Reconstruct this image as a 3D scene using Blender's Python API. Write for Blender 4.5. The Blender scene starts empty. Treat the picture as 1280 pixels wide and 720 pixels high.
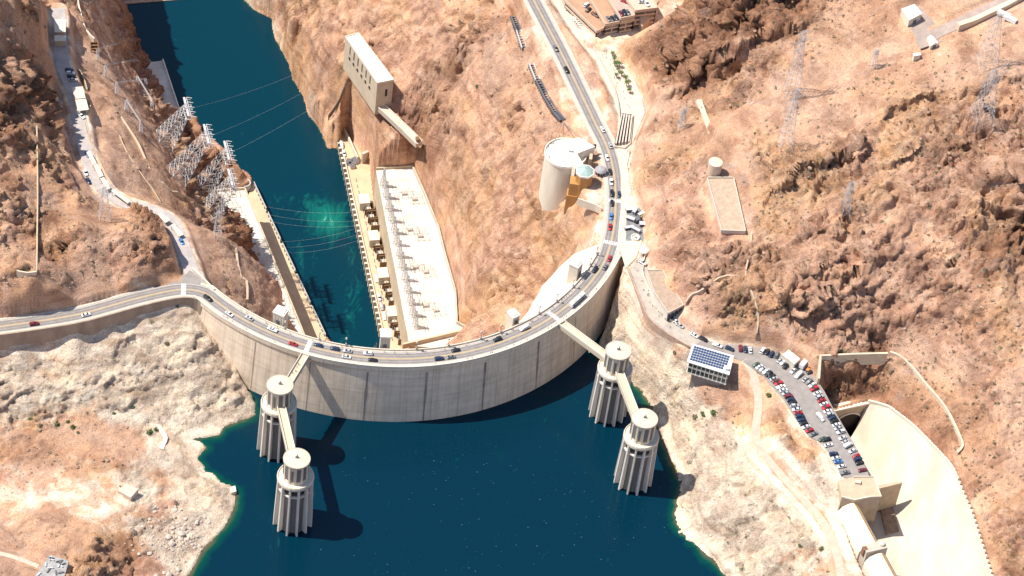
import bpy, bmesh, math, random
import numpy as np
from mathutils import Vector, Matrix
from mathutils.geometry import delaunay_2d_cdt
R = math.radians
SC = bpy.context.scene
COL = SC.collection
rng = np.random.default_rng(7)
random.seed(7)

# ------------------------------------------------------------------ camera, sky, sun, exposure
F, PITCH, ROLL, DIST = 3600.0, R(46), R(8), 1600.0       # focal length in px of a 1280 px wide picture
fw = np.array([0, math.cos(PITCH), -math.sin(PITCH)])
rt0 = np.array([1.0, 0, 0]); up0 = np.cross(rt0, fw)
rt = math.cos(ROLL)*rt0 + math.sin(ROLL)*up0
upv = -math.sin(ROLL)*rt0 + math.cos(ROLL)*up0
def ray(px, py):
    d = fw*F + rt*(px-640) + upv*(360-py)
    return d/np.linalg.norm(d)
CAMPOS = -ray(500, 450)*DIST
def P(px, py, z=0.0):
    """place in the world where the sight line of a photo point meets height z"""
    d = ray(px, py)
    return CAMPOS + d*((z-CAMPOS[2])/d[2])
def P2(px, py, z=0.0):
    p = P(px, py, z); return (p[0], p[1])
cd = bpy.data.cameras.new('camera'); cam = bpy.data.objects.new('camera', cd); COL.objects.link(cam)
cd.sensor_width = 36; cd.lens = 36*F/1280; cd.clip_start = 10; cd.clip_end = 20000
M = Matrix.Identity(4)
for i in range(3):
    M[i][0] = rt[i]; M[i][1] = upv[i]; M[i][2] = -fw[i]; M[i][3] = CAMPOS[i]
cam.matrix_world = M
SC.camera = cam
SUN_EL = R(59.5); SH = np.array([1.0, .02])              # shadows fall this way over level ground
W = bpy.data.worlds.new('World'); SC.world = W; W.use_nodes = True
nt = W.node_tree; bg = nt.nodes['Background']
sky = nt.nodes.new('ShaderNodeTexSky'); sky.sky_type = 'NISHITA'; sky.sun_disc = False
sky.sun_elevation = SUN_EL; sky.sun_rotation = math.atan2(-SH[0], -SH[1]); sky.altitude = 400
nt.links.new(sky.outputs[0], bg.inputs[0]); bg.inputs[1].default_value = 0.135
sl = bpy.data.lights.new('sun', 'SUN'); so = bpy.data.objects.new('sun', sl); COL.objects.link(so)
sl.energy = 5.0; sl.angle = R(.5); sl.color = (1, .95, .87)
so.rotation_euler = Vector((SH[0]*math.cos(SUN_EL), SH[1]*math.cos(SUN_EL), -math.sin(SUN_EL))).to_track_quat('-Z', 'Y').to_euler()
SC.view_settings.view_transform = 'Standard'; SC.view_settings.look = 'None'
SC.view_settings.exposure = 0.47; SC.view_settings.gamma = 1.0
try: SC.view_settings.use_curve_mapping = False
except Exception: pass

# ------------------------------------------------------------------ materials
MATS = {}
def mat(name, col, rough=.85, var=.0, scale=.3, bump=0., bscale=2., metal=0., spec=.3, col2=None, stretch=None):
    if name in MATS: return MATS[name]
    m = bpy.data.materials.new(name); m.use_nodes = True; n = m.node_tree.nodes; l = m.node_tree.links
    b = n['Principled BSDF']; b.inputs['Roughness'].default_value = rough; b.inputs['Metallic'].default_value = metal
    b.inputs['Specular IOR Level'].default_value = spec
    b.inputs['Base Color'].default_value = (*col, 1)
    if var or col2:
        tc = n.new('ShaderNodeTexCoord'); mp = n.new('ShaderNodeMapping'); l.new(tc.outputs['Object'], mp.inputs[0])
        if stretch: mp.inputs['Scale'].default_value = stretch
        t = n.new('ShaderNodeTexNoise'); t.inputs['Scale'].default_value = scale; t.inputs['Detail'].default_value = 8
        t.inputs['Roughness'].default_value = .65; l.new(mp.outputs[0], t.inputs[0])
        r = n.new('ShaderNodeValToRGB'); l.new(t.outputs[0], r.inputs[0])
        c2 = col2 or tuple(c*(1-var) for c in col); c1 = tuple(min(1, c*(1+var*.5)) for c in col)
        r.color_ramp.elements[0].position = .34; r.color_ramp.elements[0].color = (*c2, 1)
        r.color_ramp.elements[1].position = .66; r.color_ramp.elements[1].color = (*c1, 1)
        l.new(r.outputs[0], b.inputs['Base Color'])
        if bump:
            t2 = n.new('ShaderNodeTexNoise'); t2.inputs['Scale'].default_value = bscale; t2.inputs['Detail'].default_value = 6
            l.new(mp.outputs[0], t2.inputs[0]); bp = n.new('ShaderNodeBump'); bp.inputs['Strength'].default_value = bump
            l.new(t2.outputs[0], bp.inputs['Height']); l.new(bp.outputs[0], b.inputs['Normal'])
    MATS[name] = m; return m
CONC = mat('weathered_concrete', (.50, .43, .345), .9, .22, .12, .2, 1.5)
PALE = mat('pale_concrete', (.66, .58, .46), .9, .12, .1)
WHITE = mat('white_roofing', (.78, .73, .63), .85, .08, .15)
TANC = mat('tan_concrete', (.50, .38, .26), .9, .15, .2)
ASPH = mat('asphalt', (.285, .25, .225), .9, .18, .25)
ASPHD = mat('dark_asphalt', (.10, .095, .095), .9, .2, .3)
KERB = mat('sidewalk_concrete', (.55, .46, .37), .9, .15, .3)
LINEW = mat('white_paint', (.75, .72, .68), .7)
LINEY = mat('yellow_paint', (.60, .40, .14), .7)
STEEL = mat('galvanised_steel', (.50, .49, .48), .6, .15, 1., metal=.0)
DSTEEL = mat('dark_steel', (.14, .14, .15), .6, .2, 1.)
GLASS = mat('dark_glass', (.03, .04, .05), .15, spec=.6)
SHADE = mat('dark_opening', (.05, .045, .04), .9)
BRONZE = mat('bronze_cladding', (.44, .225, .075), .5, .15, .3)
COPPER = mat('green_copper', (.33, .43, .38), .6, .2, .5)
BROWN = mat('brown_rust', (.22, .12, .06), .9, .3, .6)
ORANGE = mat('orange_rust', (.50, .26, .06), .9, .35, .8)
GRAVEL = mat('gravel_roof', (.40, .29, .21), .95, .2, .4)

# ------------------------------------------------------------------ mesh builder and tagging
class MB:
    def __init__(s): s.v = []; s.f = []
    def quad(s, *ps):
        n = len(s.v); s.v += [tuple(map(float, p)) for p in ps]; s.f.append(tuple(range(n, n+len(ps)))); return s
    def box(s, x0, x1, y0, y1, z0, z1, T=None, taper=1.0):
        n = len(s.v); cx, cy = (x0+x1)/2, (y0+y1)/2
        for z, k in ((z0, 1), (z1, taper)):
            for x, y in ((x0, y0), (x1, y0), (x1, y1), (x0, y1)):
                s.v.append((cx+(x-cx)*k, cy+(y-cy)*k, z))
        s.f += [tuple(n+i for i in q) for q in ((3,2,1,0),(4,5,6,7),(0,1,5,4),(1,2,6,5),(2,3,7,6),(3,0,4,7))]
        if T is not None: s.xf(T, n)
        return s
    def xf(s, T, n=0):
        for i in range(n, len(s.v)): s.v[i] = tuple(T @ Vector(s.v[i]))
        return s
    def prism(s, poly, z0, z1, z1s=None):
        """vertical prism over a polygon (z1s: own top height of each corner)"""
        k = len(poly); n = len(s.v)
        a = sum(poly[i][0]*poly[(i+1)%k][1]-poly[(i+1)%k][0]*poly[i][1] for i in range(k))
        if a < 0:
            poly = poly[::-1]
            if z1s: z1s = z1s[::-1]
        s.v += [(p[0], p[1], z0) for p in poly] + [(p[0], p[1], z1s[i] if z1s else z1) for i, p in enumerate(poly)]
        s.f.append(tuple(range(n+k-1, n-1, -1))); s.f.append(tuple(range(n+k, n+2*k)))
        for i in range(k): j = (i+1)%k; s.f.append((n+i, n+j, n+k+j, n+k+i))
        return s
    def tube(s, a, b, r, n=5, r2=None):
        a = Vector(a); b = Vector(b); d = (b-a)
        if d.length < 1e-6: return s
        q = d.to_track_quat('Z', 'Y'); m = len(s.v); r2 = r if r2 is None else r2
        for p, rr in ((a, r), (b, r2)):
            for i in range(n):
                t = 2*math.pi*i/n+.3; s.v.append(tuple(p + q @ Vector((rr*math.cos(t), rr*math.sin(t), 0))))
        for i in range(n): j = (i+1)%n; s.f.append((m+i, m+j, m+n+j, m+n+i))
        s.f.append(tuple(range(m+n-1, m-1, -1))); s.f.append(tuple(range(m+n, m+2*n)))
        return s
    def lathe(s, prof, n=32, c=(0,0), a0=0.0, cap=True):
        m = len(s.v); k = len(prof)
        for r, z in prof:
            for i in range(n): t = a0+2*math.pi*i/n; s.v.append((c[0]+r*math.cos(t), c[1]+r*math.sin(t), z))
        for q in range(k-1):
            for i in range(n): j = (i+1)%n; s.f.append((m+q*n+i, m+q*n+j, m+(q+1)*n+j, m+(q+1)*n+i))
        if cap:
            s.f.append(tuple(range(m+n-1, m-1, -1))); s.f.append(tuple(range(m+(k-1)*n, m+k*n)))
        return s
    def strip(s, rows, close=False):
        """rows: list of equally long point lists, joined as a sheet"""
        n = len(s.v); k = len(rows[0])
        for r in rows: s.v += [tuple(map(float, p)) for p in r]
        for i in range(len(rows)-1):
            for j in range(k if close else k-1):
                j2 = (j+1)%k; s.f.append((n+i*k+j, n+i*k+j2, n+(i+1)*k+j2, n+(i+1)*k+j))
        return s
    def wall(s, pts, w, z0, z1):
        """solid wall along a line of (x, y) or (x, y, z) points; z0 and z1 relative to z when given"""
        L, Rr = offset(pts, w/2), offset(pts, -w/2)
        rows = []
        for p, a, b in zip(pts, L, Rr):
            z = p[2] if len(p) > 2 else 0
            rows.append([(b[0], b[1], z+z0), (b[0], b[1], z+z1), (a[0], a[1], z+z1), (a[0], a[1], z+z0)])
        n = len(s.v); s.strip(rows, True); k = len(rows)
        s.f.append((n, n+1, n+2, n+3)); e = n+4*(k-1); s.f.append((e+3, e+2, e+1, e))
        return s
    def build(s, name, m, parent=None, smooth=False):
        me = bpy.data.meshes.new(name); me.from_pydata(s.v, [], s.f); me.update()
        if m: me.materials.append(m)
        if smooth: me.polygons.foreach_set('use_smooth', [True]*len(me.polygons))
        o = bpy.data.objects.new(name, me); COL.objects.link(o)
        if parent: o.parent = parent
        return o
def fix(o):
    bm = bmesh.new(); bm.from_mesh(o.data); bmesh.ops.recalc_face_normals(bm, faces=bm.faces); bm.to_mesh(o.data); bm.free(); return o
def offset(pts, d):
    out = []
    for i in range(len(pts)):
        a = np.array(pts[max(i-1, 0)][:2], float); b = np.array(pts[min(i+1, len(pts)-1)][:2], float)
        t = b-a; t /= (np.linalg.norm(t)+1e-9); nrm = np.array([-t[1], t[0]])
        p = np.array(pts[i][:2], float)+nrm*d; out.append((p[0], p[1]))
    return out
def dens(pts, step=4.0, smooth=0):
    """resample a polyline (any dimension), optionally as a Catmull-Rom curve"""
    A = [np.array(p, float) for p in pts]
    if smooth:
        out = []
        for i in range(len(A)-1):
            p0 = A[max(i-1, 0)]; p1 = A[i]; p2 = A[i+1]; p3 = A[min(i+2, len(A)-1)]
            n = max(2, int(np.linalg.norm(p2-p1)/step))
            for k in range(n):
                t = k/n
                out.append(.5*((2*p1)+(-p0+p2)*t+(2*p0-5*p1+4*p2-p3)*t*t+(-p0+3*p1-3*p2+p3)*t**3))
        return out+[A[-1]]
    out = []
    for a, b in zip(A[:-1], A[1:]):
        n = max(1, int(np.linalg.norm(b-a)/step))
        out += [a+(b-a)*k/n for k in range(n)]
    return out+[A[-1]]
def tag(o, label=None, cat=None, group=None, kind=None):
    if label: o['label'] = label
    if cat: o['category'] = cat
    if group: o['group'] = group
    if kind: o['kind'] = kind
    return o
def struct(o): o['kind'] = 'structure'; return o
def empty(name, loc=(0,0,0), rz=0., label=None, cat=None, group=None):
    o = bpy.data.objects.new(name, None); COL.objects.link(o); o.location = loc; o.rotation_euler = (0,0,rz)
    o.empty_display_size = .5
    return tag(o, label, cat, group)
def copy_tree(o, parent=None):
    kids = KIDS.get(o.name.split('.')[0], None)
    c = o.copy(); COL.objects.link(c)
    if parent: c.parent = parent
    for ch in o.children: copy_tree(ch, c)
    return c
KIDS = {}
# ------------------------------------------------------------------ noise
_perm = rng.permutation(4096).astype(np.int64)
def _h(ix, iy, iz):
    return _perm[(_perm[(_perm[ix & 4095] + iy) & 4095] + iz) & 4095]
_g = rng.normal(size=(4096, 3)); _g /= np.linalg.norm(_g, axis=1)[:, None]; _g = _g.astype(np.float32)
def gnoise(p):
    i = np.floor(p).astype(np.int64); f = (p-i).astype(np.float32)
    u = f*f*f*(f*(f*6-15)+10); r = 0
    for dx in (0, 1):
        wx = u[:, 0] if dx else 1-u[:, 0]
        for dy in (0, 1):
            wy = u[:, 1] if dy else 1-u[:, 1]
            for dz in (0, 1):
                wz = u[:, 2] if dz else 1-u[:, 2]
                g = _g[_h(i[:, 0]+dx, i[:, 1]+dy, i[:, 2]+dz)]
                r = r + wx*wy*wz*(g[:, 0]*(f[:, 0]-dx)+g[:, 1]*(f[:, 1]-dy)+g[:, 2]*(f[:, 2]-dz))
    return r*1.5
def fbm(p, s, o=4, gain=.5, ridged=False):
    r = 0; a = 1.; q = p/s
    for k in range(o):
        n = gnoise(q+17.3*k)
        r = r + a*((1-np.abs(n)*2.2) if ridged else n)
        a *= gain; q = q*2.03
    return r
_rv = rng.random((4096, 4)).astype(np.float32)
def worley(p, s):
    """returns cell random value, F1 and F2-F1"""
    q = p/s; i = np.floor(q).astype(np.int64); f = (q-i).astype(np.float32)
    d1 = np.full(len(p), 9., np.float32); d2 = d1.copy(); v = np.zeros(len(p), np.float32)
    for dx in (-1, 0, 1):
        for dy in (-1, 0, 1):
            for dz in (-1, 0, 1):
                h = _rv[_h(i[:, 0]+dx, i[:, 1]+dy, i[:, 2]+dz)]
                d = np.sqrt((dx+h[:, 0]-f[:, 0])**2+(dy+h[:, 1]-f[:, 1])**2+(dz+h[:, 2]-f[:, 2])**2)
                c = d < d1
                d2 = np.where(c, d1, np.minimum(d2, d)); v = np.where(c, h[:, 3], v); d1 = np.minimum(d1, d)
    return v, d1, d2-d1

# ------------------------------------------------------------------ levels and main lines
LAKE, RIV, ROOFZ, DECKZ = -42.0, -175.0, -140.0, -168.0
DC = np.array([-26.3, 137.0]); RU, RD = 145.5, 131.8         # centre and crest radii of the arch
def pol(t, r, z=None):
    a = R(t); x = DC[0]+r*math.sin(a); y = DC[1]-r*math.cos(a)
    return (x, y) if z is None else (x, y, z)
def theta(px, py, z=0): p = P(px, py, z); return math.degrees(math.atan2(p[0]-DC[0], -(p[1]-DC[1])))
T0, T1 = -40.0, 79.0
# road centre lines (x, y, z)
def PL(pts, z=0.): return [tuple(P(q[0], q[1], q[2] if len(q) > 2 else z)) for q in pts]
ROAD_L = dens(PL([(-160, 424), (-60, 415), (0, 408), (50, 401), (97, 393), (135, 383), (167, 374), (196, 367), (220, 362.5), (238, 362)])+[pol(-39.5, 138.9, 0), pol(-36, 138.6, 0), pol(-33, 138.6, 0)], 3, 1)
ROAD_D = [pol(t, 138.6, 0) for t in np.arange(-33, 73, 1.5)]
ROAD_R = dens([pol(71, 138.6, 0)]+PL([(757.5, 322), (766, 292), (769.5, 251), (766.5, 212), (758, 182), (744, 154), (734, 133), (702, 67, 2), (667, 0, 4), (636, -60, 6), (600, -140, 8)]), 3, 1)
ROAD = ROAD_L[:-1]+ROAD_D+ROAD_R[1:]
LAKE_L = [(318, 505), (318, 518), (300, 527), (280, 533), (273, 543), (255, 546), (233, 548), (250, 553), (257, 560), (250, 567), (245, 573), (254, 582), (256, 590), (266, 592), (277, 603), (288, 607), (295, 612), (294, 632), (287, 647), (278, 662), (267, 673), (255, 684), (247, 697), (240, 710), (232, 722), (222, 745), (200, 800), (150, 900)]
LAKE_R = [(900, 900), (930, 790), (907, 720), (893, 700), (880, 690), (873, 683), (862, 675), (853, 667), (848, 652), (845, 643), (847, 627), (855, 602), (840, 577), (833, 562), (827, 550), (822, 530), (817, 510), (810, 497), (800, 486), (790, 478), (775, 470), (757, 452), (745, 442)]
lakeL = [P2(*q, LAKE) for q in LAKE_L]; lakeR = [P2(*q, LAKE) for q in LAKE_R]
LAKE_POLY = lakeL + [(lakeL[-1][0]-40, -900), (420, -900)] + lakeR + [pol(80, 150), pol(60, 125), pol(20, 125), pol(-20, 125), pol(-34, 140)]
RIV_R = [(482, 432), (447, 300), (433, 215), (417, 203), (403, 167), (387, 143), (380, 120), (367, 100), (363, 83), (352, 62), (343, 43), (340, 23), (318, 12), (300, -6), (285, -30)]
rivR = [P2(*q, RIV) for q in RIV_R]
RIV_L = [(405, 440), (400, 415), (345, 300), (312, 232), (275, 205), (240, 150), (222, 140), (188, 77), (176, 60), (160, 40), (140, 5), (118, -40)]
rivL = [P2(*q, RIV) for q in RIV_L]
RIV_POLY = [pol(-12, 20)] + rivR + [(-170, 640), (-260, 1500), (-420, 1500), (-330, 640)] + rivL[::-1]

# ------------------------------------------------------------------ heights of the land
KIND = dict(r=(1., 0, .35, 0), o=(.42, .15, -.1, .1), b=(1.25, 0, 1., 0), s=(.16, 0, .1, 1.), w=(.6, 1.3, 0, 0), W=(.45, 1., 0, .2), p=(.03, .6, 0, .35), g=(.4, .42, .2, .35), k=(.9, .6, .25, 0), R=(.5, 0, .75, .3))
CP = []
def cp(px, py, z, k='r'): p = P(px, py, z); CP.append((p[0], p[1], z, k))
def cpw(x, y, z, k='r'): CP.append((x, y, z, k))
def cps(s):
    for ln in s.strip().split('\n'):
        for it in ln.split(';'):
            it = it.split()
            if it:
                x_, y_, z_ = float(it[0]), float(it[1]), float(it[2])
                if x_ < 80 and y_ < 335 and z_ > 0: z_ *= .68
                cp(x_, y_, z_, it[3] if len(it) > 3 else 'r')
for q in lakeL: cpw(q[0], q[1], LAKE+.4, 'W')
for q in lakeR: cpw(q[0], q[1], LAKE+.4, 'w')
# left shore, under the road wall
cps('''0 441 -13 g; 63 437 -14 g; 117 421 -13 w; 150 402 -10 w; 190 380 -4 w; 222 380 -4 w; 240 392 -8 w
-60 445 -14 g; -150 455 -15 g; 20 480 -24 w; 100 470 -21 w; 150 430 -14 w; 200 425 -15 w; 130 490 -27 k
245 440 -19 w; 265 460 -25 w; 290 480 -31 w; 310 500 -38 w; 200 480 -29 w; 240 500 -34 w; 270 520 -40 w; 150 515 -33 w; 210 530 -38 W
60 520 -33 k; 0 520 -33 k; -80 520 -33 k; 100 540 -37 s; 160 545 -38 s; 205 545 -40 W; 30 555 -36 s
0 575 -35 g; 100 570 -36 g; 170 575 -37 g; 225 580 -39 w; -90 580 -35 g; 60 620 -34 p; 110 610 -34.5 p; 0 640 -34 p; 140 585 -36 g; 240 600 -39 w; 270 625 -39.5 w
150 618 -34.5 p; 185 618 -38 w; 205 600 -38 s; 200 640 -38 g; 250 640 -39 g; 130 650 -35 p; 180 665 -38 k; 215 680 -39 w; 230 655 -39.5 w; 160 690 -38 R; 190 712 -39 R; 225 700 -40.5 w
20 668 -31 s; 60 660 -29 s; 95 668 -27 s; 118 676 -26 r; 124 700 -28 r; 60 700 -24 s; 0 700 -25 s; -80 680 -24 s; 100 720 -24 r; 40 740 -20 s; 135 750 -30 b; 100 800 -20 r; -80 800 -14 s
146 700 -37 R; 160 730 -38 R; 185 760 -38 R''')
# left: high red rocks above the road
cps('''-60 402 0 p; 0 396 0 R; 50 391 0 R; 97 383 1 R; 150 366 1 R; 200 350 1 R; 225 338 1 R
-60 350 27 b; 0 343 27 r; 45 350 25 b; 75 368 14 b; 92 378 3 R; 98 345 12 s; 75 320 24 b; 62 300 27 r; 60 268 27 b; 100 318 20 s; 130 335 12 s; 120 300 23 s; 90 292 26 b; 110 283 28 b; 128 288 20 s; 150 300 20 r; 142 325 14 r; 160 325 17 b; 185 318 17 b; 160 280 22 r; 195 285 20 b; 205 290 16 b; 222 300 16 b; 225 318 13 b; 180 265 12 b; 205 268 4 r
-60 300 36 r; 0 310 36 r; 12 280 38 r; 12 220 44 b; 10 160 50 b; 22 150 40 b; 22 220 28 s; 22 300 28 s; 24 335 28 s; 46 335 28 s; 46 290 28 s; 46 220 28 s; 46 165 30 s; 47 345 25 s
52 250 27 s; 75 250 17 s; 60 200 18 r; 75 180 4 r; 70 150 8 b; 90 210 0 r; 85 240 8 r; 100 240 12 r; 112 245 -8.5 s; 100 270 18 s; 130 262 -1.4 s; 150 272 10 s; 96 200 -13.3 r; 85 160 -18.5 b; 72 120 -21.1 s; 62 80 -23.4 r
0 130 58 b; 0 60 78 r; -60 200 60 r; -60 60 90 r; 20 100 50 r; 40 120 32 b; 45 90 28 b; 50 60 18 s; 30 40 46 s; 55 30 14 r; 60 10 -4 s; 0 0 92 s; 60 130 12 r; 50 0 22 r; 72 20 -20.0 b; 60 45 -6 b; 30 0 58 b; -60 -60 105 r
68 60 -27.6 p; 78 130 -23.5 p; 90 180 -19.4 p; 105 215 -15.7 p; 130 245 -12.5 p; 84 55 -27.9 p; 100 110 -24.7 p; 110 150 -22.3 p; 108 160 -21.5 p; 118 190 -18.3 p; 145 238 -13.3 p; 168 258 -10.9 p; 200 272 -9.1 p; 212 280 -8.0 p; 232 312 -3.7 p; 243 342 -0.7 p; 225 335 -1.3 p; 75 25 -27.7 s''')
# left: the wall of the canyon below the ramp
def rampz(py): return float(np.interp(py, [20, 155, 250, 325, 352], [-19, -14, -8, -1.5, 0]))
_rp = [(74, 20), (78, 80), (92, 115), (100, 155), (110, 190), (124, 225), (152, 250), (190, 264), (216, 280), (236, 325)]
_rl = [tuple(P(*q, rampz(q[1]))) for q in _rp]
_d = np.array([-.30, .95, 0])
_rl = [tuple(np.array(_rl[0])+_d*s_) for s_ in (330, 240, 160, 80, 35)]+_rl
SHL = [tuple(P(*q, RIV)) for q in [(60, -160), (118, -45), (142, 3), (160, 22), (171, 37), (172, 62), (174, 88), (184, 115), (204, 146), (218, 168)]]
BTL = SHL+[tuple(P(*q, ROOFZ-1)) for q in [(268, 240), (290, 275), (312, 310), (332, 352), (346, 385), (366, 430)]]
def meet(q, d):
    best = None
    for a, b in zip(BTL[:-1], BTL[1:]):
        e = (b[0]-a[0], b[1]-a[1]); den = d[0]*e[1]-d[1]*e[0]
        if abs(den) < 1e-9: continue
        t = ((a[0]-q[0])*e[1]-(a[1]-q[1])*e[0])/den; u = ((a[0]-q[0])*d[1]-(a[1]-q[1])*d[0])/den
        if 0 <= u <= 1 and t > 5: return t, a[2]+(b[2]-a[2])*u
    return 110., -150.
for i, q in enumerate(_rl):
    T_, zb = meet(q, (.94, .34))
    PR_ = ((.055, .02, 's'), (.13, .075, 's'), (.25, .17, 's'), (.38, .29, 'g'), (.50, .41, 'g'), (.60, .52, 'r'), (.75, .69, 'r'), (.9, .87, 'b'), (1., 1.0, 'b'))
    for f_, h_, k_ in PR_ if i < 6 else ((.055, .005, 's'), (.13, .045, 's'), (.25, .10, 's'), (.38, .19, 's'), (.50, .32, 'g'), (.60, .46, 'r'), (.75, .66, 'r'), (.9, .86, 'b'), (1., 1.0, 'b')):
        if i < 5: k_ = {'s': 'g'}.get(k_, k_)
        cpw(q[0]+.94*T_*f_, q[1]+.34*T_*f_, q[2]+(zb-q[2])*h_+(2.5 if i%2 else -3)*(.1 < f_ < .9), k_)
    if i < 5: cpw(q[0], q[1], q[2], 'r'); cpw(q[0]-25, q[1]-10, -12, 'b'); cpw(q[0]-70, q[1]-26, 25, 'b')
for a, b in zip(BTL[len(SHL):-1], BTL[len(SHL)+1:]): cpw((a[0]+b[0])/2+14, (a[1]+b[1])/2+6, -160, 'R')
# right wall of the canyon
for q in rivR[3:]: cpw(q[0], q[1], RIV+.5, 'k')
cps('''440 185 -160 g; 425 178 -165 g; 455 205 -150 R; 470 205 -141 R; 515 207 -139 R; 532 245 -139 R; 549 287 -139 o; 557 320 -139 R; 570 365 -139 o; 571 400 -139 o; 590 412 -137 o
350 20 -140 k; 362 8 -125 o; 372 40 -135 R; 378 85 -150 R; 392 60 -130 o; 400 20 -112 o; 388 10 -128 R; 330 -10 -150 k; 345 -50 -130 o; 400 -40 -95 r
400 130 -148 o; 425 150 -145 R; 415 100 -128 o; 430 80 -112 o; 445 130 -126 o; 465 150 -118 R; 440 165 -143 R; 475 185 -125 R; 500 190 -118 R; 520 180 -104 R; 428 46 -100 o; 468 105 -104 o; 495 130 -100 o; 450 25 -86 o
482 137 -104 r; 508 165 -104 r; 526 180 -104 r; 505 100 -88 o; 490 75 -86 o; 470 45 -80 o
480 0 -62 o; 520 -20 -45 o; 540 40 -52 o; 525 90 -72 o; 545 150 -84 R; 560 190 -90 o; 548 230 -112 R; 565 260 -108 o; 580 310 -106 o; 590 360 -110 o; 600 395 -118 o; 600 220 -70 o; 615 280 -72 o; 620 330 -80 o; 625 380 -98 o; 655 385 -92 o; 585 100 -48 o; 590 160 -62 o; 600 40 -28 r; 560 10 -38 o
640 170 -42 o; 650 220 -46 o; 660 270 -48 o; 665 320 -62 o; 690 350 -62 o; 700 300 -42 o; 690 260 -32 o; 705 252 -24 o; 725 255 -11 o; 720 290 -27 o; 706 262 -18 o; 716 270 -18 o; 745 275 -14 o; 680 300 -50 r; 735 305 -36 o
612 60 -22 s; 630 95 -24 s; 650 130 -24 r; 670 160 -16 r; 690 172 -6 r; 640 15 -10 b; 620 25 -14 b; 655 75 -14 s; 682 125 -10 s; 700 150 -4 s; 660 30 -3 s; 690 95 -4 s; 630 -30 -6 r; 560 -70 -20 r; 667 186 -22 o; 672 225 -28 o''')
for q in ROAD_R[6::5]: cpw(q[0], q[1], q[2], 'p')
for q in offset(ROAD_R, 9)[8::5]: cpw(q[0], q[1], 0, 'p') if q[1] < 300 else None
for q in ROAD_L[:-3:5]: cpw(q[0], q[1], q[2], 'p')
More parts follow.
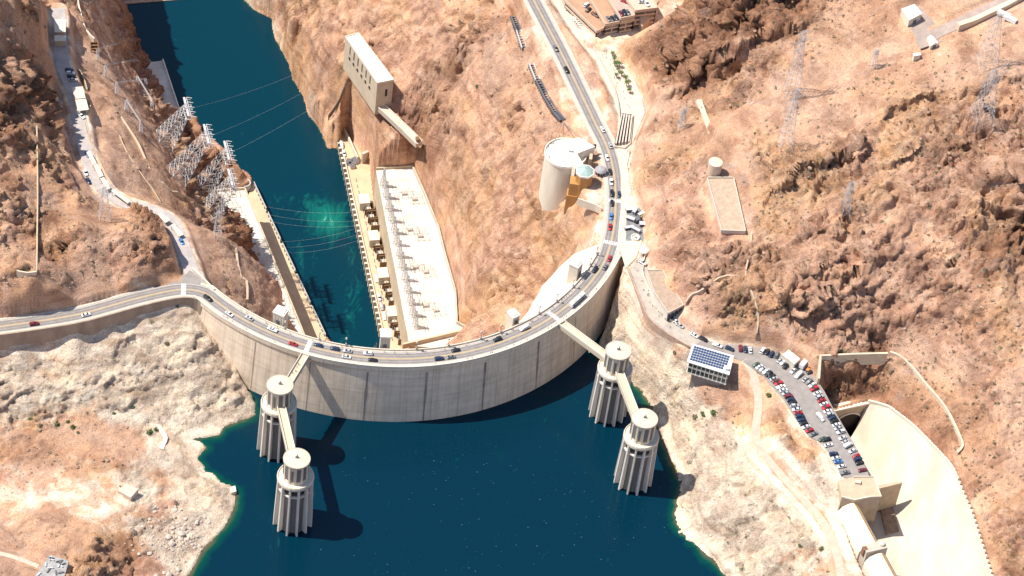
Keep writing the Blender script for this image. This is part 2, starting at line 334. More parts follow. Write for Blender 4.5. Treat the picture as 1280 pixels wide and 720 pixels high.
# right: plaza, embankment and hill
cps('''790 330 0 p; 785 290 0 p; 800 300 1 o; 795 250 1 s; 790 200 2 s; 783 180 2 p; 770 130 3 p; 745 75 3 p; 720 25 3 p; 700 -20 4 p; 790 130 4 p; 785 90 4 s; 760 60 4 p; 720 85 5 s; 745 130 4 s; 760 165 2 s; 700 40 6 s; 730 60 5 s
800 360 0 p; 820 390 0 p; 850 415 0 p; 800 330 1 p; 830 340 4 p; 850 385 3 p; 815 320 9 o; 850 345 12 r; 870 390 9 r; 880 420 4 r; 900 430 2 R; 935 432 1 s; 870 428 0 p; 960 440 0 p
812 270 8 o; 830 240 16 o; 845 280 18 r; 860 310 17 r; 870 345 20 r; 900 330 27 r; 905 380 18 r; 930 410 8 r; 960 400 17 r; 990 425 10 r; 1020 435 8 r; 945 350 28 r; 985 370 30 r
805 215 10 r; 810 170 14 o; 800 150 8 o; 825 190 21 o; 850 200 24 r; 870 230 27 r; 868 265 26 R; 880 290 24 b; 900 300 27 r; 884 222 33 s; 930 285 33 s; 900 286 33 s; 925 225 34 s; 915 205 35 s; 895 215 34 s; 880 160 31 s; 885 120 27 s; 895 170 34 s; 850 150 22 r; 840 120 17 s; 850 170 23 s
930 145 38 s; 905 180 36 s; 950 140 40 s; 975 125 43 s; 1000 110 48 s; 1040 85 54 s; 1020 115 49 s; 1080 75 58 s; 1120 60 64 s; 945 180 41 r; 945 225 38 r; 960 250 38 r; 935 300 30 r; 900 130 30 b; 920 110 31 r
790 105 8 o; 800 75 12 b; 806 110 12 b; 825 50 18 b; 850 32 28 b; 880 22 44 b; 860 70 27 b; 830 100 19 b; 860 120 20 b; 890 95 31 b; 895 65 38 b; 920 40 46 b; 880 0 52 b; 920 -10 62 b; 960 10 60 b; 1000 -10 68 b; 960 45 49 b; 935 75 40 r; 1010 15 62 b; 985 60 52 r; 1030 40 58 s; 1060 20 66 s; 855 8 25 b; 845 -20 25 r; 1000 -60 85 r; 880 -60 66 r
1100 20 72 s; 1140 25 73 p; 1165 50 71 p; 1190 35 75 p; 1250 15 82 p; 1280 -5 88 p; 1220 55 76 s; 1280 60 85 s; 1130 -20 80 s; 1210 -10 84 s; 1260 40 84 s; 1340 20 92 s
1000 170 47 s; 1050 150 53 s; 1100 120 60 s; 1150 100 67 s; 1200 100 74 s; 1280 90 82 s; 980 200 44 r; 1010 215 47 r; 1050 200 52 r; 1090 160 58 r; 1150 140 66 r; 1200 130 72 r; 1280 120 79 r
980 260 40 r; 1010 280 41 r; 1050 260 48 r; 1100 230 55 r; 1150 200 62 r; 1200 190 66 r; 1280 170 74 r; 1340 150 84 r; 990 320 34 r; 1040 340 36 r; 1080 330 42 r; 1120 320 46 g; 1150 290 52 g; 1190 310 52 r; 1100 280 50 r; 1200 240 61 r; 1280 230 68 r; 1340 260 68 r; 1250 280 58 r
1260 296 57 b; 1266 299 54 b; 1268 322 36 b; 1284 326 36 b; 1300 300 58 b; 1283 302 55 b; 1272 352 44 s; 1259 345 52 r; 1340 330 50 s; 1255 380 46 g; 1280 400 42 g; 1230 350 50 R
1040 400 20 r; 1070 430 9 r; 1090 390 24 r; 1120 400 24 R; 1115 440 9 s; 1150 360 38 r; 1180 420 24 R; 1220 420 32 R; 1160 450 14 s; 1200 470 18 s; 1250 460 28 g; 1280 490 28 s; 1340 460 40 r
1180 520 8 s; 1200 550 8 g; 1205 578 6 R; 1240 560 14 R; 1280 580 18 s; 1230 630 6 g; 1260 680 8 r; 1280 720 10 r; 1340 600 26 r; 1340 740 16 r; 1300 800 10 r; 1260 780 4 r
1128 456 9 s; 1150 475 8 R; 1180 510 7 R; 1198 545 5 R; 1190 583 1 R; 1030 447 9 R; 1070 445 9 R; 1108 444 10 R
1042 503 -20 b; 1062 501 -20 b; 1084 500 -19 b; 1100 492 -15 R; 1098 462 -4 b; 1120 478 0 R; 1110 507 -14 R; 1140 530 -8 R; 1165 555 -4 R; 1150 505 2 R; 1175 535 2 R; 1190 582 0 R; 1215 640 1 R; 1240 720 1 R; 1275 820 1 R''')
# right: between the car park and the lake
cps('''800 395 -9 o; 782 362 -4 w; 775 350 -3 o; 790 380 -9 w; 768 375 -20 w; 760 400 -30 w; 780 420 -22 w; 800 440 -22 w; 815 420 -9 o; 830 450 -16 w; 845 438 -3 o; 860 470 -13 w; 880 485 -10 s; 905 505 -12 g; 920 510 -11 s; 920 470 -3 s; 930 465 -1 s; 940 475 -1 s; 945 500 -5 g
800 470 -34 w; 830 500 -32 w; 850 540 -34 w; 860 520 -28 w; 880 540 -25 w; 900 550 -20 w; 900 580 -26 w; 870 590 -36 w; 880 620 -35 w; 860 650 -40 w; 900 640 -30 w; 920 610 -22 w; 925 575 -14 w; 930 540 -9 g; 945 560 -9 g; 960 590 -11 w; 980 550 -3 k; 1000 570 -3 o; 960 530 -5 g; 965 500 -2 s; 1020 590 -3 w; 1030 615 -4 w; 1000 610 -7 w; 1020 650 -10 w; 1040 640 -8 w; 990 640 -13 w; 960 640 -19 w; 930 660 -26 k; 910 690 -34 w; 930 710 -31 w; 960 700 -22 k; 1000 690 -15 k; 1030 700 -13 g; 1050 690 -11 w; 1060 740 -12 s; 1000 740 -18 k; 950 760 -32 w; 1040 800 -18 s; 1000 860 -30 s''')
for x, y in ((-900, -900), (-1700, -1700), (1700, -1700)): cpw(x, y, 60, 'r')
for x, y, z in ((-330, -150, 20), (-420, -250, 20), (-330, 20, 90), (-360, 200, 110), (-500, 100, 130), (-430, 430, 40), (-460, 600, 40), (-700, 700, 60), (-1700, 1700, 200), (0, 500, 20), (40, 640, 40), (-40, 460, -30), (100, 420, 40), (250, 420, 90), (420, 420, 110), (450, 250, 100), (460, 100, 80), (440, -50, 40), (420, -160, 20), (700, 0, 120), (700, 400, 150), (1700, 1700, 260), (1700, 0, 200), (500, -600, 60), (230, -300, -30), (300, -220, -18), (-200, -300, -18), (-150, -230, -30)): cpw(x, y, z)
CPA = np.array([(c[0], c[1], c[2], *KIND[c[3]]) for c in CP])
# ---- grid
def axis(a, b, h, lo, hi):
    m = list(np.arange(a, b, h)); s = h; x = a; L = []
    while x > lo: s *= 1.18; x -= s; L.append(x)
    s = h; x = m[-1]; U = []
    while x < hi: s *= 1.18; x += s; U.append(x)
    return np.array(L[::-1]+m+U)
XS = axis(-300, 395, .95, -1600, 1600); YS = axis(-195, 490, .95, -1600, 1600)
GX, GY = np.meshgrid(XS, YS); NX, NY = len(XS), len(YS)
def interp(pts, vals):
    res = delaunay_2d_cdt([Vector(p) for p in pts], [], [], 0, 1e-4)
    vs, fs, orig = res[0], res[2], res[3]
    out = np.zeros((NY, NX, vals.shape[1])); 
    vv = np.array([vals[o[0]] if o else vals[0] for o in orig]); vp = np.array([(v.x, v.y) for v in vs])
    for f in fs:
        p = vp[list(f)]; v = vv[list(f)]
        i0, i1 = np.searchsorted(XS, [p[:, 0].min(), p[:, 0].max()]); j0, j1 = np.searchsorted(YS, [p[:, 1].min(), p[:, 1].max()])
        if i1 <= i0 or j1 <= j0: continue
        x = GX[j0:j1, i0:i1]; y = GY[j0:j1, i0:i1]
        d = (p[1,1]-p[2,1])*(p[0,0]-p[2,0])+(p[2,0]-p[1,0])*(p[0,1]-p[2,1])
        if abs(d) < 1e-9: continue
        a = ((p[1,1]-p[2,1])*(x-p[2,0])+(p[2,0]-p[1,0])*(y-p[2,1]))/d
        b = ((p[2,1]-p[0,1])*(x-p[2,0])+(p[0,0]-p[2,0])*(y-p[2,1]))/d
        c = 1-a-b; m = (a >= -1e-6) & (b >= -1e-6) & (c >= -1e-6)
        t = a[..., None]*v[0]+b[..., None]*v[1]+c[..., None]*v[2]
        out[j0:j1, i0:i1][m] = t[m]
    return out
FLD = interp(CPA[:, :2], CPA[:, 2:])
def blur(A, k, n=2):
    for _ in range(n):
        for ax in (0, 1):
            c = np.cumsum(np.concatenate([np.repeat(A.take([0], ax), k+1, ax), A, np.repeat(A.take([-1], ax), k, ax)], ax), ax)
            m = A.shape[ax]; A = (c.take(range(2*k+1, 2*k+1+m), ax)-c.take(range(0, m), ax))/(2*k+1)
    return A
H = blur(FLD[..., 0], 2, 2); AT = blur(FLD[..., 1:], 4, 2)
ROUGH = AT[..., 0].copy()
def seg_dist(poly, closed=False, par=False, pad=60):
    """distance of every grid node to a polyline (only worked out near it)"""
    D = np.full((NY, NX), 1e3); Zp = np.zeros((NY, NX)); SG = np.ones((NY, NX)); TT = np.zeros((NY, NX))
    pts = [tuple(p) for p in poly]
    if closed: pts = pts+[pts[0]]
    n = len(pts)-1
    for k, (a, b) in enumerate(zip(pts[:-1], pts[1:])):
        i0 = np.searchsorted(XS, min(a[0], b[0])-pad); i1 = np.searchsorted(XS, max(a[0], b[0])+pad)
        j0 = np.searchsorted(YS, min(a[1], b[1])-pad); j1 = np.searchsorted(YS, max(a[1], b[1])+pad)
        x = GX[j0:j1, i0:i1]-a[0]; y = GY[j0:j1, i0:i1]-a[1]; dx, dy = b[0]-a[0], b[1]-a[1]; L = dx*dx+dy*dy+1e-9
        t = np.clip((x*dx+y*dy)/L, 0, 1); d = np.hypot(x-t*dx, y-t*dy); m = d < D[j0:j1, i0:i1]
        D[j0:j1, i0:i1][m] = d[m]
        if len(a) > 2: Zp[j0:j1, i0:i1][m] = (a[2]+(b[2]-a[2])*t)[m]
        SG[j0:j1, i0:i1][m] = np.where(dx*y-dy*x > 0, 1, -1)[m]; TT[j0:j1, i0:i1][m] = ((k+t)/n)[m]
    return D, Zp, SG, TT
def inside(poly):
    m = np.zeros((NY, NX), bool); n = len(poly)
    for i in range(n):
        x0, y0 = poly[i][:2]; x1, y1 = poly[(i+1)%n][:2]
        if y0 == y1: continue
        c = (GY >= min(y0, y1)) & (GY < max(y0, y1)) & (GX < x0+(GY-y0)*(x1-x0)/(y1-y0)); m ^= c
    return m
def sm(x): x = np.clip(x, 0, 1); return x*x*(3-2*x)
def flat_line(pts, half, marg, rgh=.0, dz=-.35, kind=None):
    global H, ROUGH
    D, Zp, _, _ = seg_dist(pts, pad=half+marg+3)
    w = 1-sm((D-half)/marg); H = H*(1-w)+(Zp+dz)*w; ROUGH = ROUGH*(1-w)+rgh*w
    if kind:
        for c in range(1, 4): AT[..., c] = AT[..., c]*(1-w)+KIND[kind][c]*w
def flat_poly(poly, z, marg, rgh=.0, dz=-.35, kind=None, plane=None):
    """poly of (x, y); z a number, or plane = (zx, zy, z0)"""
    global H, ROUGH
    D, _, _, _ = seg_dist(poly, True, pad=marg+3); I = inside(poly); D = np.where(I, 0, D)
    w = 1-sm(D/marg) if marg > 0 else I.astype(float)
    Z = (plane[0]*GX+plane[1]*GY+plane[2]) if plane else z
    H = H*(1-w)+(Z+dz)*w; ROUGH = ROUGH*(1-w)+rgh*w
    if kind:
        for c in range(1, 4): AT[..., c] = AT[..., c]*(1-w)+KIND[kind][c]*w
# large relief: scarps whose far (upper left) side stands up
def scarp(pts, h, L=22., wob=6.):
    global H, ROUGH
    D, _, SG, T = seg_dist(pts, pad=L*3)
    q = np.stack([GX.ravel(), GY.ravel(), np.zeros(NX*NY)], 1)
    sd = D*SG+(WOB*wob)
    H = H+np.where(D < L*3, h*np.where(sd > 0, np.exp(-np.maximum(sd, 0)/L), np.exp(np.minimum(sd, 0)/.8)), 0)*np.clip(4*T, 0, 1)*np.clip(4*(1-T), 0, 1)
Q2 = np.stack([GX.ravel(), GY.ravel(), np.zeros(NX*NY)], 1)
WOB = (fbm(Q2, 26, 3)+.0).reshape(NY, NX)
def SCP(px, h, L=22., wob=6.): scarp(dens([P2(*q) for q in px], 6), h, L, wob)
SCP([(800, 118, 12), (850, 118, 20), (885, 88, 30), (930, 62, 42), (985, 45, 52), (1025, 22, 60)], 10, 16, 9)
SCP([(825, 95, 18), (868, 62, 28), (905, 45, 44), (960, 18, 60)], 8, 14, 8)
SCP([(938, 238, 38), (965, 240, 40), (1000, 222, 46), (1040, 205, 52), (1075, 170, 57), (1090, 148, 60)], 9, 20, 7)
SCP([(1075, 150, 58), (1110, 140, 62), (1150, 128, 67), (1185, 122, 70)], 6, 20, 6)
SCP([(1180, 122, 72), (1225, 112, 74), (1262, 104, 77), (1290, 112, 79)], 6, 14, 7)
SCP([(1105, 205, 58), (1140, 198, 61), (1180, 192, 64), (1215, 178, 66)], 6, 16, 7)
SCP([(1215, 245, 61), (1245, 235, 64), (1270, 222, 68), (1300, 205, 70)], 7, 18, 7)
SCP([(985, 335, 32), (1025, 338, 35), (1060, 332, 38)], 5, 14, 6)
SCP([(1005, 372, 26), (1040, 366, 30), (1075, 345, 38), (1110, 330, 44)], 5, 14, 8)
SCP([(1000, 300, 38), (1040, 297, 42), (1075, 290, 46)], 4, 12, 6)
SCP([(1060, 400, 20), (1095, 408, 22), (1130, 395, 26), (1160, 400, 28)], 4, 12, 6)
SCP([(1080, 290, 46), (1120, 296, 50), (1130, 300, 50), (1150, 290, 53)], 5, 12, 6)
SCP([(838, 260, 18), (868, 272, 25), (885, 305, 24)], 5, 12, 5)
SCP([(870, 318, 18), (872, 350, 16), (890, 372, 16)], 4, 12, 5)
SCP([(900, 312, 28), (925, 318, 30), (945, 330, 30)], 5, 12, 5)
SCP([(925, 410, 10), (950, 395, 18), (980, 392, 22), (1000, 400, 20)], 4, 10, 5)
# ------------------------------------------------------------------ level ground cut into the hills
LOT = [(868, 431), (905, 443), (929, 452), (953, 469), (964, 482), (978, 498), (993, 522), (1011, 546), (1025, 552), (1036, 566), (1041, 577), (1054, 596), (1067, 602), (1087, 597), (1085, 591), (1072, 562), (1060, 542), (1043, 513), (1031, 490), (1022, 476), (1010, 462), (998, 452), (975, 442), (955, 435), (930, 431), (900, 430), (880, 424)]
LOTW = [P2(*q) for q in LOT]
LANE = [(770, 312), (786, 332), (799, 370), (812, 397), (836, 417), (862, 432), (905, 443), (900, 430), (874, 423), (853, 410), (839, 400), (824, 378), (810, 340), (806, 318), (790, 300), (782, 290)]
LANEW = [P2(*q) for q in LANE]
flat_poly(LOTW, 0, 3, kind='p'); flat_poly(LANEW, 0, 4, kind='p')
PLAZA = [(782, 335), (795, 322), (803, 300), (800, 262), (790, 245), (784, 205), (790, 180), (806, 140), (798, 110), (780, 80), (752, 60), (735, 30), (712, 0), (690, -40), (690, 0), (716, 40), (745, 75), (768, 125), (775, 150), (772, 185), (776, 215), (776, 260), (772, 300)]
flat_poly([P2(q[0], q[1], 1) for q in PLAZA], .6, 5, kind='p')
flat_line(ROAD_L, 5.9, 1.2); flat_line(ROAD_R, 6.5, 6)
RAMP = dens(PL([(x_, y_, rampz(y_)) for x_, y_ in [(73, 10), (75, 45), (78, 80), (92, 115), (100, 155), (108, 190), (122, 225), (150, 250), (185, 262), (212, 275), (225, 300), (238, 335), (245, 352)]]), 3, 1)
flat_line(RAMP, 5.5, 4, kind='p')
# canyon river and its banks, lake, spillway
D, _, _, _ = seg_dist(LAKE_POLY, True, pad=80); I = inside(LAKE_POLY)
H = np.where(I, np.minimum(H, LAKE-.2-np.minimum(D*.75, 40)), H); ROUGH = np.where(I, ROUGH*.5, ROUGH)
D, _, _, _ = seg_dist(RIV_POLY, True, pad=80); I = inside(RIV_POLY)
H = np.where(I, np.minimum(H, RIV-.5-np.minimum(D*1.5, 10)), H); ROUGH = np.where(I, ROUGH*.4, ROUGH)
PHR = [(470, 212), (515, 209), (531, 245), (548, 287), (556, 320), (569, 366), (571, 405), (590, 415)]
phr = [P2(*q, ROOFZ) for q in PHR]
DK_R = [P2(*q, DECKZ) for q in [(433, 203), (482, 432)]]
BANK = phr+[pol(14, 66), pol(-12, 45), DK_R[1], DK_R[0], P2(425, 168, DECKZ), P2(433, 165, DECKZ), P2(462, 205, DECKZ)]
flat_poly(BANK, DECKZ-2, 1.5)
PHL = [P2(*q, ROOFZ) for q in [(268, 240), (306, 235), (318, 312), (350, 385), (380, 440)]]
BANKL = [PHL[0]]+[P2(*q, DECKZ) for q in [(318, 230), (405, 425)]]+[pol(-22, 60), pol(-40, 75), (PHL[3][0]+1, PHL[3][1]), (PHL[1][0]-8, PHL[1][1]-12)]
flat_poly(BANKL, DECKZ-2, 1.5)
# the river comes right up to both decks
EDR = [P2(426, 175, DECKZ), P2(433, 203, DECKZ), P2(486, 450, DECKZ)]; EDL = [P2(315, 228, DECKZ), P2(409, 434, DECKZ)]
STRIPS = [EDR+[(p[0]-13, p[1]-4) for p in EDR[::-1]], EDL+[(p[0]+13, p[1]+4) for p in EDL[::-1]]]
for pg in STRIPS:
    I = inside(pg); H = np.where(I, np.minimum(H, RIV-4), H); ROUGH = np.where(I, 0, ROUGH)
LIN = [(1085, 501, -18), (1110, 507, -14), (1140, 530, -8), (1165, 555, -4), (1190, 582, 0), (1215, 640, 1), (1240, 720, 1), (1275, 820, 1)]
LINW = [tuple(P(*q)) for q in LIN]
SPL = [(1040, 516, -20), (1030, 490, -1), (1045, 512, -1), (1060, 542, -1), (1072, 562, -1), (1087, 597, -1), (1050, 628, -2), (1075, 690, -3), (1120, 790, -3), (1140, 830, -3)]
SPW = [P(*q) for q in SPL]
flat_poly([(p[0], p[1]) for p in SPW]+[(p[0], p[1]) for p in LINW[::-1]], -52, 0, rgh=0)
PAD = [P2(*q, 35) for q in [(884, 222), (917, 222), (932, 289), (902, 288)]]
flat_poly(PAD, 33, 2)
GP = [P2(*q, 6) for q in [(700, -60), (735, 48), (755, 55), (815, 42), (860, 25), (850, -60)]]
flat_poly(GP, 4, 3, kind='p')
flat_poly([P2(*q, 0) for q in [(722, 182), (748, 188), (759, 215), (758, 250), (745, 256), (736, 250), (728, 230), (735, 215)]], 0, 4, rgh=.05, kind='p')
HP = [P2(1128, 12, 73), P2(1150, 5, 74), P2(1185, 50, 72), P2(1150, 62, 72)]
flat_poly(HP, 72.5, 6, kind='s')
FARROAD = dens(PL([(1150, 55, 72), (1170, 42, 73), (1200, 28, 77), (1240, 10, 82), (1290, -14, 89), (1360, -50, 95)]), 4, 1)
flat_line(FARROAD, 5, 4, kind='s', dz=-.2)
DIRT = dens(PL([(905, 215, 34), (903, 185, 35), (915, 160, 37), (945, 140, 40), (985, 120, 46), (1025, 98, 52), (1070, 76, 58), (1110, 64, 64), (1150, 55, 71)]), 4, 1)
flat_line(DIRT, 4.5, 5, rgh=.05, kind='s', dz=0)
TRACK = dens(PL([(930, 450, 0), (941, 466, -1), (948, 500, -5), (945, 540, -8), (951, 562, -9), (975, 592, -10.5), (1005, 625, -10), (1030, 655, -10), (1045, 690, -11), (1053, 730, -12), (1058, 780, -14)]), 3, 1)
flat_line(TRACK, 2.6, 3, rgh=.0, dz=-.12, kind='g')
PATHL = dens(PL([(-60, 682, -25), (0, 692, -25), (22, 698, -24.5), (48, 708, -24)]), 3, 1); flat_line(PATHL, 1.6, 3, rgh=0, dz=-.1)
# the concrete apron inside the right bend lies on rock cut away for it
AR = np.hypot(GX-DC[0], GY-DC[1]); ATH = np.degrees(np.arctan2(GX-DC[0], -(GY-DC[1])))
def apron_w(t): return np.interp(t, [40, 48, 58, 68, 76, 80], [0, 9, 19, 24, 20, 14])
APR = (ATH > 40) & (ATH < 80.5) & (AR < RD+3) & (AR > RD-3-apron_w(ATH))
H = np.where(APR, np.minimum(H, -3.5-np.maximum(RD-AR, 0)*1.0), H); ROUGH = np.where(APR, 0, ROUGH)
# ------------------------------------------------------------------ rock relief
def erode(A, k):
    for ax in (0, 1):
        B = A
        for s_ in range(-k, k+1): B = np.minimum(B, np.roll(A, s_, ax))
        A = B
    return A
ROUGH = blur(erode(ROUGH, 4), 2, 1)
pos = np.stack([GX, GY, H], -1).reshape(-1, 3)
gy_, gx_ = np.gradient(H, YS, XS)
N = np.stack([-gx_, -gy_, np.ones_like(H)], -1).reshape(-1, 3); N /= np.linalg.norm(N, axis=1)[:, None]
act = (pos[:, 0] > -420) & (pos[:, 0] < 520) & (pos[:, 1] > -300) & (pos[:, 1] < 640)
q = pos[act]; rg = ROUGH.reshape(-1)[act]
q = q + .9*np.stack([gnoise(q/9+3), gnoise(q/9+31), gnoise(q/9+77)], 1)           # warp
qs = q*np.array([1, 1, .8])
big = fbm(qs, 34, 4, .5, True)-.9
v1, f1, e1 = worley(qs*np.array([1, 1, .7]), 15.); v2, f2, e2 = worley(qs+40, 6.2); v3, f3, e3 = worley(qs+90, 2.7)
def facets(p, s_):
    q_ = p/s_; i = np.floor(q_).astype(np.int64); f = (q_-i).astype(np.float32); d1 = np.full(len(p), 9., np.float32); d2 = d1.copy(); out = np.zeros(len(p), np.float32)
    for dx in (-1, 0, 1):
        for dy in (-1, 0, 1):
            for dz in (-1, 0, 1):
                hh = _h(i[:, 0]+dx, i[:, 1]+dy, i[:, 2]+dz); h = _rv[hh]; g = _g[hh]
                ox, oy, oz = f[:, 0]-dx-h[:, 0], f[:, 1]-dy-h[:, 1], f[:, 2]-dz-h[:, 2]
                d = np.abs(ox)+np.abs(oy)*1.1+np.abs(oz)*.9                  # angular cells
                c = d < d1; d2 = np.where(c, d1, np.minimum(d2, d))
                out = np.where(c, (h[:, 3]-.5)*.9+1.1*(g[:, 0]*ox+g[:, 1]*oy+g[:, 2]*oz), out); d1 = np.minimum(d1, d)
    return out, d2-d1
A_ = R(34); rotq = np.stack([q[:, 0]*math.cos(A_)+q[:, 1]*math.sin(A_), -q[:, 0]*math.sin(A_)+q[:, 1]*math.cos(A_), q[:, 2]], 1)*np.array([.62, 1., 1.05])
fa, ea = facets(rotq, 9.); fb, eb = facets(rotq+33, 4.2); fcx, ec = facets(rotq+71, 2.1)
steep = 1-N[act][:, 2]
zone = sm(.45+1.9*fbm(q, 70, 3)+1.0*steep+.35*(rg-.8))                                # outcrops against talus
zone2 = sm(.5+2.2*fbm(q+200, 22, 2)+.5*steep)
bil = np.abs(gnoise(q/11.))*1.6+np.abs(gnoise(q/5.+9))*.8+np.abs(gnoise(q/2.4+5))*.42
fd_, ed = facets(rotq+111, 21.)
wht = np.clip(AT[..., 1].reshape(-1)[act], 0, 1)
disp = rg*(big*(1.6+2.0*zone) + fd_*(1.+5.2*zone)*(.3+.7*sm(rg)) + fa*(1.+4.2*zone)*(.4+.6*zone2) - 1.3*np.exp(-ea/.05)*zone + fb*(1.0+2.5*zone2) - 1.1*np.exp(-eb/.07)*zone2 + fcx*(.6+1.*zone2) + (bil-1.1)*(.3+.4*zone) + fbm(q, 3., 3)*.35)*(1-.35*wht)
# the bleached banks are stepped by old water lines
zt_ = q[:, 2]+fbm(q, 25, 2)*3
for L_, h_ in ((4.2, .9), (1.7, .35)):
    t_ = zt_/L_-np.floor(zt_/L_); disp += wht*np.clip(rg*2, 0, 1)*h_*(sm(t_*1.6)-.5)
# ledges: tilted beds that break off towards the lower right of the hills
uu_ = -.56*q[:, 0]+.83*q[:, 1]+.35*q[:, 2]
mask = sm(.25+2.0*fbm(q+500, 45, 3)+.25*(q[:, 0] > 100))*np.clip((rg-.3)*2, 0, 1)
for L_, h_ in ((31., 5.5), (14., 2.6), (6.5, 1.1)):
    fr_ = uu_/L_+fbm(q+L_*7, L_*1.5, 3)*.9; fr_ = fr_-np.floor(fr_)
    disp += mask*h_*(np.clip(fr_/.06, 0, 1)*(1-fr_)**1.3-.35)
disp += .12*fbm(q, 4., 2)*(rg > .03)
disp *= np.clip(N[act][:, 2]/.33, .5, 1)
d3 = N[act]*disp[:, None]
pos2 = pos.copy(); pos2[act] += d3
CRAG = np.zeros(len(pos)); CRAG[act] = np.clip(disp*.12+.5, 0, 1)
def inpoly(poly, P_):
    m = np.zeros(len(P_), bool); n = len(poly)
    for i in range(n):
        x0, y0 = poly[i][:2]; x1, y1 = poly[(i+1) % n][:2]
        if y0 == y1: continue
        m ^= (P_[:, 1] >= min(y0, y1)) & (P_[:, 1] < max(y0, y1)) & (P_[:, 0] < x0+(P_[:, 1]-y0)*(x1-x0)/(y1-y0))
    return m
for pg, zc in ((BANK, DECKZ-2), (BANKL, DECKZ-2), (STRIPS[0], RIV-4), (STRIPS[1], RIV-4)):
    k = (inpoly(pg, pos2) | inpoly(pg, pos)) & (pos2[:, 2] > zc); pos2[k, 2] = zc
# never above water inside the basins by accident, never above flattened ground: rough is 0 there
DARK = np.zeros(len(pos)); DARK[act] = np.clip(np.exp(-e1/.06)*.6+np.exp(-e2/.07)*.5, 0, 1)*np.clip(rg, 0, 1)
BLK = np.zeros(len(pos)); BLK[act] = v1*.5+v2*.5
me = bpy.data.meshes.new('rock_canyon')
idx = np.arange(NX*NY).reshape(NY, NX)
F4 = np.stack([idx[:-1, :-1], idx[:-1, 1:], idx[1:, 1:], idx[1:, :-1]], -1).reshape(-1, 4)
me.vertices.add(len(pos2)); me.vertices.foreach_set('co', pos2.astype(np.float32).ravel())
me.loops.add(F4.size); me.loops.foreach_set('vertex_index', F4.astype(np.int32).ravel())
me.polygons.add(len(F4)); me.polygons.foreach_set('loop_start', np.arange(0, F4.size, 4, dtype=np.int32)); me.polygons.foreach_set('loop_total', np.full(len(F4), 4, np.int32))
me.update(calc_edges=True)
def vcol(name, a4):
    at = me.attributes.new(name, 'FLOAT_COLOR', 'POINT'); at.data.foreach_set('color', a4.astype(np.float32).ravel())
zz = pos2[:, 2]
white = AT[..., 1].ravel()
# the pale ring that the lake left on its banks: by height and side, with an uneven upper edge
vcol('land', np.stack([white, AT[..., 2].ravel(), AT[..., 3].ravel(), ROUGH.ravel()], 1))
vcol('relief', np.stack([CRAG, DARK, BLK, np.ones(len(pos))], 1))
terrain = bpy.data.objects.new('rock_canyon', me); COL.objects.link(terrain); struct(terrain)
ZG = pos2[:, 2].reshape(NY, NX)
def ground(x, y):
    i = int(np.clip(np.searchsorted(XS, x)-1, 0, NX-2)); j = int(np.clip(np.searchsorted(YS, y)-1, 0, NY-2))
    a = (x-XS[i])/(XS[i+1]-XS[i]); b = (y-YS[j])/(YS[j+1]-YS[j])
    return float((ZG[j, i]*(1-a)+ZG[j, i+1]*a)*(1-b)+(ZG[j+1, i]*(1-a)+ZG[j+1, i+1]*a)*b)
def hit(px, py):
    """the point of the land seen at a photo point"""
    d = ray(px, py); t0 = (130-CAMPOS[2])/d[2]; p = CAMPOS+d*t0
    for k in range(1200):
        z = ground(p[0], p[1])
        if p[2] <= z: break
        p = p+d*max(.25, (p[2]-z)*.35)
    return p
